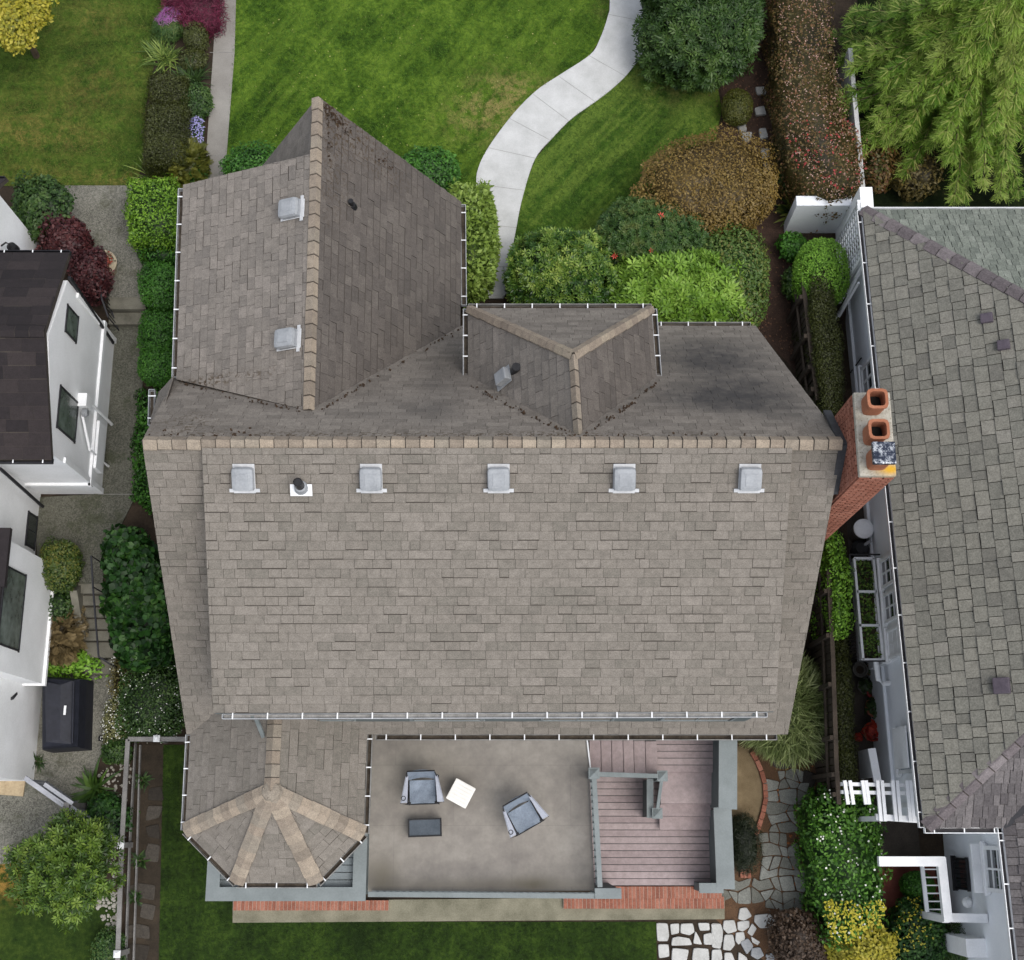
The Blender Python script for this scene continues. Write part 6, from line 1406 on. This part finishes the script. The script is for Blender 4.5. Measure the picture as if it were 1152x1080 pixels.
hedge('heather', [(182, -40), (246, -40), (246, 24), (232, 30), (208, 26), (182, 8)], .6, HEATH, 'crimson heather mass between the lawn and narrow walk', cat='heather', leaf='needle', size=.12, dens=1100, tj=.9)
shrub('heather', (174, 8, 206, 44), .5, G_MIX, 'lilac flowering heather clump beside the crimson heather', cat='heather', leaf='needle', size=.1, n=1800, flowers=[(LILAC, 900, .07, 'needle', (0, .6, .5))])
shrub('clipped_bush', (207, 26, 234, 55), .6, G_OLIVE, 'small square olive green bush next to the crimson heather', size=.04, n=2200, power=3, amp=.05)
shrub('low_shrub', (202, 54, 232, 78), .4, G_OLIVE, 'low dull green shrub between iris leaves and walk', size=.05, n=1200)
straps('iris_clump', 184, 66, .3, .75, G_STR, 'pale striped strap leaf clump on lawn edge below the lilac heather', 150)
shrub('dark_shrub', (204, 94, 238, 134), .5, G_DARK, 'dark low foliage between square block hedge and walk', size=.07, n=1600)
shrub('green_shrub', (204, 176, 234, 212), .5, G_BOX, 'small green shrub in the corner of walk and wing roof', size=.06, n=1400)
straps('iris_clump', 216, 92, .3, .8, G_STRD, 'dark green strap leaf clump leaning over the narrow walk', 150)
hedge('clipped_hedge', [(168, 82), (208, 84), (212, 112), (190, 116), (168, 112)], .6, G_OLIVE, 'low olive clipped bush above the square block hedge', size=.042, dens=3200)
hedge('clipped_hedge', [(163, 116), (209, 116), (209, 182), (160, 184)], .9, G_OLIVE, 'dark olive square block hedge on the left lawn edge', size=.042, dens=3200, wob=.02)
shrub('lavender', (208, 132, 230, 170), .4, G_DARK, 'pale lilac-blue flowering plant beside the block hedge', cat='plant', size=.05, n=900, flowers=[(LAV, 500, .05, 'leaf', None)])
shrub('golden_conifer', (196, 160, 230, 206), .7, LM('golden_green', [(50, 56, 18), (88, 92, 34), (122, 122, 50)]), 'yellowish feathery shrub where narrow walk meets the big roof', leaf='spray', size=.18, n=420, grow=(.7, .6, .4))
straps('iris_clump', 172, 200, .25, .8, G_STR, 'striped strap leaves just above the bright green block hedge', 60)
straps('iris_clump', 205, 206, .25, .9, G_STR, 'loose strap leaves between block hedge and roof gutter', 40)
hedge('clipped_hedge', [(142, 200), (192, 196), (198, 215), (198, 268), (146, 272), (140, 240)], 1.2, G_BRIGHT, 'bright green rounded block hedge beside the steep wing roof', size=.065, dens=900, wob=.05, rz=.16)
hedge('clipped_hedge', [(148, 270), (200, 262), (203, 290), (165, 296)], .85, G_BOX, 'dark lower skirt of hedge right below the bright green block', size=.06, dens=700, rz=.14)
shrub('box_shrub', (159, 294, 203, 348), 1.0, G_BOX, 'rounded dark box shrub topmost of three along the wing roof', size=.055, n=4500, power=2.8, amp=.1, group='box shrubs by the left path')
shrub('box_shrub', (158, 344, 202, 402), 1.0, G_BOX, 'rounded dark box shrub, middle of three along the wing roof', size=.055, n=4500, power=2.8, amp=.1, group='box shrubs by the left path')
shrub('box_shrub', (157, 388, 198, 434), .9, G_BOX, 'rounded dark box shrub lowest of three beside the steps', size=.055, n=3800, power=2.8, amp=.1, group='box shrubs by the left path')
hedge('ivy_border', [(154, 438), (176, 436), (176, 490), (168, 575), (148, 560), (150, 490)], .35, G_BOX, 'narrow strip of green ground shrub between path and house', size=.07, dens=900, wob=.06)
hedge('laurel_shrub', [(120, 606), (134, 596), (156, 600), (176, 640), (188, 690), (176, 738), (152, 748), (136, 738), (121, 690), (119, 640)], 1.0, G_GLOSS, 'large glossy dark shrub with round leaves beside the path steps', cat='shrub', leaf='round', size=.13, dens=420, wob=.1, tj=.55)
shrub('dark_shrub', (130, 735, 212, 838), .8, G_DARK, 'dark shrub dotted with tiny white flowers beside house corner', size=.06, n=5500, flowers=[(WHF, 130, .035, 'leaf', None)], power=3)
shrub('rose_bush', (124, 730, 165, 790), .5, LM('rose_leaves', [(50, 50, 26), (90, 84, 42), (130, 120, 70)]), 'straggly yellowish bush with pale flowers at foot of handrail', size=.05, n=1100, flowers=[(WHF, 90, .04, 'leaf', None)], amp=.35, core=.4)
shrub('rose_bush', (114, 780, 150, 848), .5, LM('rose_leaves_pale', [(60, 64, 36), (96, 100, 60), (150, 146, 100)]), 'pale flowering bush along the lower path above the fence corner', size=.05, n=1400, flowers=[(WHF, 200, .04, 'leaf', None)], amp=.3, core=.4)
shrub('green_shrub', (44, 606, 92, 664), .9, LM('mid_leaves', [(22, 38, 14), (42, 64, 24), (72, 90, 36), (110, 108, 44)]), 'green shrub tipped yellow beside the projecting white bay', size=.06, n=3800)
shrub('dark_shrub', (48, 660, 84, 700), .5, G_DARK, 'low shaded plant between green shrub and tan grasses', size=.06, n=900)
shrub('tan_grass', (46, 684, 88, 742), .7, TAN, 'tan feathery grass clump left of the path steps', cat='grass', leaf='spray', size=.22, n=450, grow=(.6, .8, .5), core=.5)
shrub('fern', (44, 728, 106, 764), .5, G_LIME, 'bright green leafy plant just above the covered barbecue', cat='plant', size=.09, n=900, amp=.4, core=.5)
shrub('dark_shrub', (14, 200, 78, 272), 1.2, G_DARK, 'dark green shrub against the white wall at left', size=.1, n=3800, amp=.4)
shrub('green_shrub', (50, 226, 78, 252), .8, G_LIME, 'small bright green tuft above the maroon shrub', size=.08, n=300, core=.4)
shrub('japanese_maple', (50, 244, 100, 292), 1.1, G_MAR, 'maroon leaved shrub nearer the patio, above roof corner', size=.09, n=2600, amp=.4, group='maroon shrubs')
shrub('japanese_maple', (80, 280, 124, 330), 1.1, G_MAR, 'maroon leaved shrub behind the black handrail and pot', size=.08, n=2400, amp=.35, group='maroon shrubs')
tree('camellia_tree', (14, 912, 138, 1042), -.3, 1.6, LM('camellia_leaves', [(28, 46, 14), (54, 80, 24), (90, 116, 38), (126, 146, 60)]), 'yellow-green leafy tree with a few pale blooms at lower left', leaf='whorl', size=.12, n=3000, lobes=19, core=False)
straps('sago_fern', 106, 888, .15, .75, LM('fern_fronds', [(30, 52, 18), (56, 84, 30), (86, 114, 46)]), 'fern with arching fronds by the pale gate', 60, w_=2.5)
shrub('dark_shrub', (92, 892, 140, 950), .6, G_GLOSS, 'dark leafy bush between fern and timber fence', size=.09, n=1500, amp=.3)
shrub('dark_shrub', (116, 832, 148, 860), .6, G_DARK, 'small dark bush at the timber fence corner', size=.06, n=1300)
shrub('ground_shrub', (104, 1040, 142, 1100), .4, G_MIX, 'greyish green low bush at bottom left beside fence', size=.05, n=1500, amp=.35)
straps('small_fern', 42, 856, .12, .4, G_STRD, 'small dark tuft below the covered barbecue', 40)
for k, (x, y, l) in enumerate(((160, 878, 'upper weed tuft on the dirt strip beside fence'), (158, 968, 'middle weed tuft on the dirt strip beside fence'), (152, 1010, 'lower weed tuft on the dirt strip beside fence'))): straps('weed_tuft', x, y, .12, .28, G_STRD, l, 40, w_=1.6)
# front of the house
shrub('green_shrub', (252, 164, 320, 212), 1.2, G_BOX, 'green shrub peeping out left of the steep gable', size=.07, n=3500)
shrub('green_shrub', (440, 164, 520, 226), 1.3, G_BOX, 'green shrub peeping out right of the steep gable', size=.075, n=4200)
shrub('bamboo', (500, 206, 558, 332), 2.0, LM('bamboo_leaves', [(48, 66, 22), (86, 110, 40), (122, 146, 62), (150, 170, 88)]), 'pale feathery bamboo beside wing gutter and white path', leaf='leaf', size=.11, n=6500, amp=.3, power=2.8, grow=(.6, .3, .7), core=.75)
shrub('rhododendron', (570, 258, 688, 350), 1.5, G_RHODO, 'dark rhododendron with yellowish shoots beside the white path end', leaf='whorl', size=.11, n=2600, power=3, amp=.12)
shrub('rhododendron', (668, 222, 796, 305), 1.4, G_MIX, 'mid green rhododendron with two red blooms', leaf='whorl', size=.085, n=3400, amp=.16, flowers=[(REDF, 3, .1, 'whorl', (-.4, .5, .1))])
shrub('pieris', (680, 282, 836, 376), 1.5, G_PIERIS, 'bright green whorled shrub in front of the dormer and eave', leaf='whorl', size=.17, n=2000, power=2.6, amp=.14)
shrub('barberry', (722, 152, 878, 268), 1.6, G_RUST, 'large rust brown mounded shrub on the small lawn edge', leaf='leaf', size=.06, n=15000, amp=.16, power=2.3, core=.8)
shrub('green_shrub', (778, 250, 866, 372), 1.3, LM('muted_green', [(36, 56, 22), (58, 84, 32), (82, 108, 46), (114, 104, 52)]), 'muted dark green shrub below the rust brown mound', size=.075, n=7000, power=2.6)
shrub('evergreen', (722, -50, 862, 78), 2.0, G_DARK, 'dark evergreen bush at top beside the white curved path', leaf='whorl', size=.13, n=3600, amp=.28)
shrub('evergreen', (786, 34, 842, 80), 1.0, LM('juniper', [(20, 36, 18), (34, 56, 28), (52, 78, 40)]), 'low dark green bush attached below the big evergreen', leaf='needle', size=.08, n=4500)
shrub('round_bush', (812, 99, 846, 139), .7, LM('moss_olive', [(44, 50, 14), (70, 76, 24), (92, 92, 34)]), 'small round olive bush in mulch above white stones', size=.035, n=3800, amp=.03, depth=.08)
hedge('photinia_hedge', [(874, -40), (930, -40), (940, 60), (952, 120), (970, 160), (976, 196), (962, 220), (938, 224), (908, 214), (890, 180), (882, 120), (876, 60)], 1.7, G_PHOT, 'long reddish brown speckled hedge beside the white garden wall', size=.07, dens=420, wob=.09, rz=.2, flowers=[(PINKW, 950, .042, 'leaf', None), (REDT, 110, .07, 'leaf', (.05, .32))])
for (x, y, r, l) in ((880, 128, .3, 'small fern left of speckled hedge, topmost of the row'), (878, 168, .25, 'narrow fern left of speckled hedge, middle of the row')): straps('fern', x, y, r*.5, .5, G_STRD, l, 60, w_=2)
shrub('dark_shrub', (876, 180, 905, 215), .6, G_DARK, 'dark fern-like bush by lower end of speckled hedge', size=.09, n=700)
straps('mahonia', 893, 238, .2, .62, LM('mahonia', [(26, 42, 14), (56, 74, 28), (100, 112, 46), (136, 140, 66)]), 'mahonia with broad toothed fronds below speckled hedge', 110, w_=3.2)
shrub('dark_shrub', (876, 262, 908, 292), .6, G_BOX, 'small green bush between mahonia and topiary', size=.08, n=900)
shrub('topiary', (892, 268, 953, 346), 1.6, G_LIME, 'bright lime green clipped egg shaped topiary by the narrow hedge', size=.05, n=7000, power=2.4, amp=.05, depth=.1)
shrub('dark_shrub', (880, 302, 906, 334), .7, G_DARK, 'dark green foliage in front of the topiary and fence', size=.07, n=1000)
hedge('narrow_hedge', [(914, 312), (920, 302), (934, 302), (938, 330), (948, 390), (949, 440), (946, 462), (928, 462), (920, 400), (914, 350)], 1.9, G_OLIVE, 'narrow olive brown hedge beside the dark fence, above chimney', size=.042, dens=3200, wob=.02)
hedge('narrow_hedge', [(934, 600), (944, 600), (958, 640), (960, 690), (954, 712), (940, 712), (935, 660)], 2.0, G_LIME, 'bright leafy upper stretch of hedge below the chimney', size=.07, dens=700, wob=.06, zb=-.6)
hedge('narrow_hedge', [(939, 708), (953, 708), (958, 760), (961, 830), (964, 890), (944, 890), (940, 800)], 1.7, G_OLIVE, 'narrow olive hedge running down to the white flowered hedge', size=.042, dens=3200, wob=.02, zb=-.9)
shrub('fountain_grass', (834, 738, 930, 852), 1.1, G_GRASS, 'pale green fountain grass spilling out at the roof corner', cat='grass', leaf='blade', size=.3, n=7000, grow=(1.0, .35, .35), core=.6, amp=.25)
shrub('dark_shrub', (818, 912, 856, 985), .8, LM('deep_evergreen', [(16, 22, 12), (28, 38, 20), (44, 50, 28)]), 'very dark bush against the right terrace parapet', leaf='needle', size=.08, n=3500)
hedge('flowering_hedge', [(914, 906), (930, 888), (980, 892), (996, 930), (996, 990), (992, 1040), (998, 1060), (938, 1060), (922, 1010), (916, 950)], 1.7, LM('hydrangea_leaves', [(22, 48, 12), (46, 84, 22), (78, 122, 38), (104, 146, 56)]), 'big green hedge dotted with white flowers beside pergola', size=.09, dens=480, wob=.12, rz=.2, flowers=[(WHF, 90, .04, 'round', None), (YELF, 420, .07, 'leaf', (.0, .27))], zb=-.9)
shrub('golden_shrub', (934, 1026, 1000, 1100), 1.6, G_YEL, 'golden yellow shrub at lower end of the white flowered hedge', size=.09, n=3600, amp=.3)
shrub('smoke_bush', (870, 1022, 938, 1100), 1.0, G_BROWN, 'brown twiggy bush at the bottom beside white stones', size=.07, n=3200, amp=.35)
shrub('round_bush', (1014, 980, 1050, 1012), 1.0, G_BOX, 'small round dark bush inside the white arbour', size=.045, n=3200, amp=.04)
shrub('dark_shrub', (1000, 1004, 1064, 1100), 1.1, G_GLOSS, 'dark leafy shrub below round bush with yellow sprigs', size=.08, n=3600, flowers=[(YELF, 130, .06, 'leaf', (-.7, .5, .3))])
shrub('green_shrub', (1062, 1040, 1100, 1100), .9, G_MIX, 'green bush at bottom between arbour and white porch', leaf='blade', size=.18, n=900)
shrub('autumn_shrub', (966, 158, 1004, 214), .9, LM('autumn_leaves', [(34, 44, 16), (70, 74, 28), (94, 60, 34), (120, 110, 50)]), 'mixed green and bronze shrub below the feathery conifer', size=.09, n=1600, amp=.3)
shrub('autumn_shrub', (1000, 168, 1050, 218), .9, LM('bronze_leaves', [(40, 34, 20), (78, 70, 34), (116, 100, 48)]), 'bronze green shrub at conifer foot near the roof', size=.08, n=1500, amp=.4)

# the feathery conifer at top right
def conifer():
    r_ = random.Random(5); top = P(1092, 66, 2.2); c = Vector((top.x, top.y, 0)); g = zg(c.y)
    root = thing('feathery_conifer', (c.x, c.y, g), 'large feathery yellow-green conifer filling top right corner', 'tree'); s = MB()
    s.tube([(c.x, c.y, g-.1), (c.x+.1, c.y, 2.5), (c.x, c.y, 4.4), (c.x, c.y, 5.6)], [.26, .2, .11, .02], 10); s.build('trunk', BARK, root); s = MB(); f = Foliage(); A = []; D = []; Ln = []; Tn = []
    for k in range(280):
        q = k/280; z = 5.5-q**.8*3.9; L = (.5+2.75*q**.7)*r_.uniform(.72, 1.12); an = k*2.39996+r_.uniform(-.25, .25); d = Vector((math.cos(an), math.sin(an), 0)); sd_ = Vector((-d.y, d.x, 0)); pr = []; tone = r_.uniform(-.25, .3)
        for j in range(13):
            t = j/12; pr.append(Vector((c.x, c.y, z))+d*L*t+Vector((0, 0, .3*L*t-.5*L*t*t))+sd_*.12*math.sin(t*5+k))
        s.tube(pr, [.03*(1-i/13)+.004 for i in range(13)], 5, caps=False)
        for j in range(2, 13):
            p = pr[j]; tg = (pr[j]-pr[j-1]).normalized()
            for sg in (-1, 1, -1, 1, 0):
                w_ = r_.uniform(.35, 1.0)*sg; dd = (tg+sd_*w_+Vector((0, 0, r_.uniform(-.35, .05)))).normalized(); A.append(tuple(p)); D.append(tuple(dd)); Ln.append(.55*(1-.5*j/12)*r_.uniform(.55, 1.15)); Tn.append(tone+.35*j/12+r_.uniform(-.12, .12))
    A = np.array(A); D = np.array(D); Ln = np.array(Ln); Tn = np.array(Tn); M = 32
    for m in range(M):
        t = (m+RNG.uniform(0, 1, len(A)))/M; sg = 1 if m % 2 else -1; sd2 = np.cross(D, (0, 0, 1.)); sd2 = unit(sd2)
        p = A+D*(Ln*t)[:, None]-np.array((0, 0, 1.))*(Ln*t*t*.3)[:, None]; yd = D+sd2*(sg*RNG.uniform(.3, .9, len(A)))[:, None]+np.array((0, 0, -.25))
        f.leaves(p, np.tile((0, 0, 1.), (len(A), 1))+RNG.normal(size=A.shape)*.4, 'needle', .115, yd, rnd=np.clip(.35+Tn+.35*t-.1, 0, 1))
    # the pale twig lines
    f.leaves(A, np.tile((0, 0, 1.), (len(A), 1)), 'needle', .26, D, mi=1, sj=.2)
    s.build('limbs', BARK, root); f.build('crown', [G_CON, LM('conifer_twigs', [(70, 84, 34), (118, 130, 60), (160, 166, 92)])], root)
conifer()
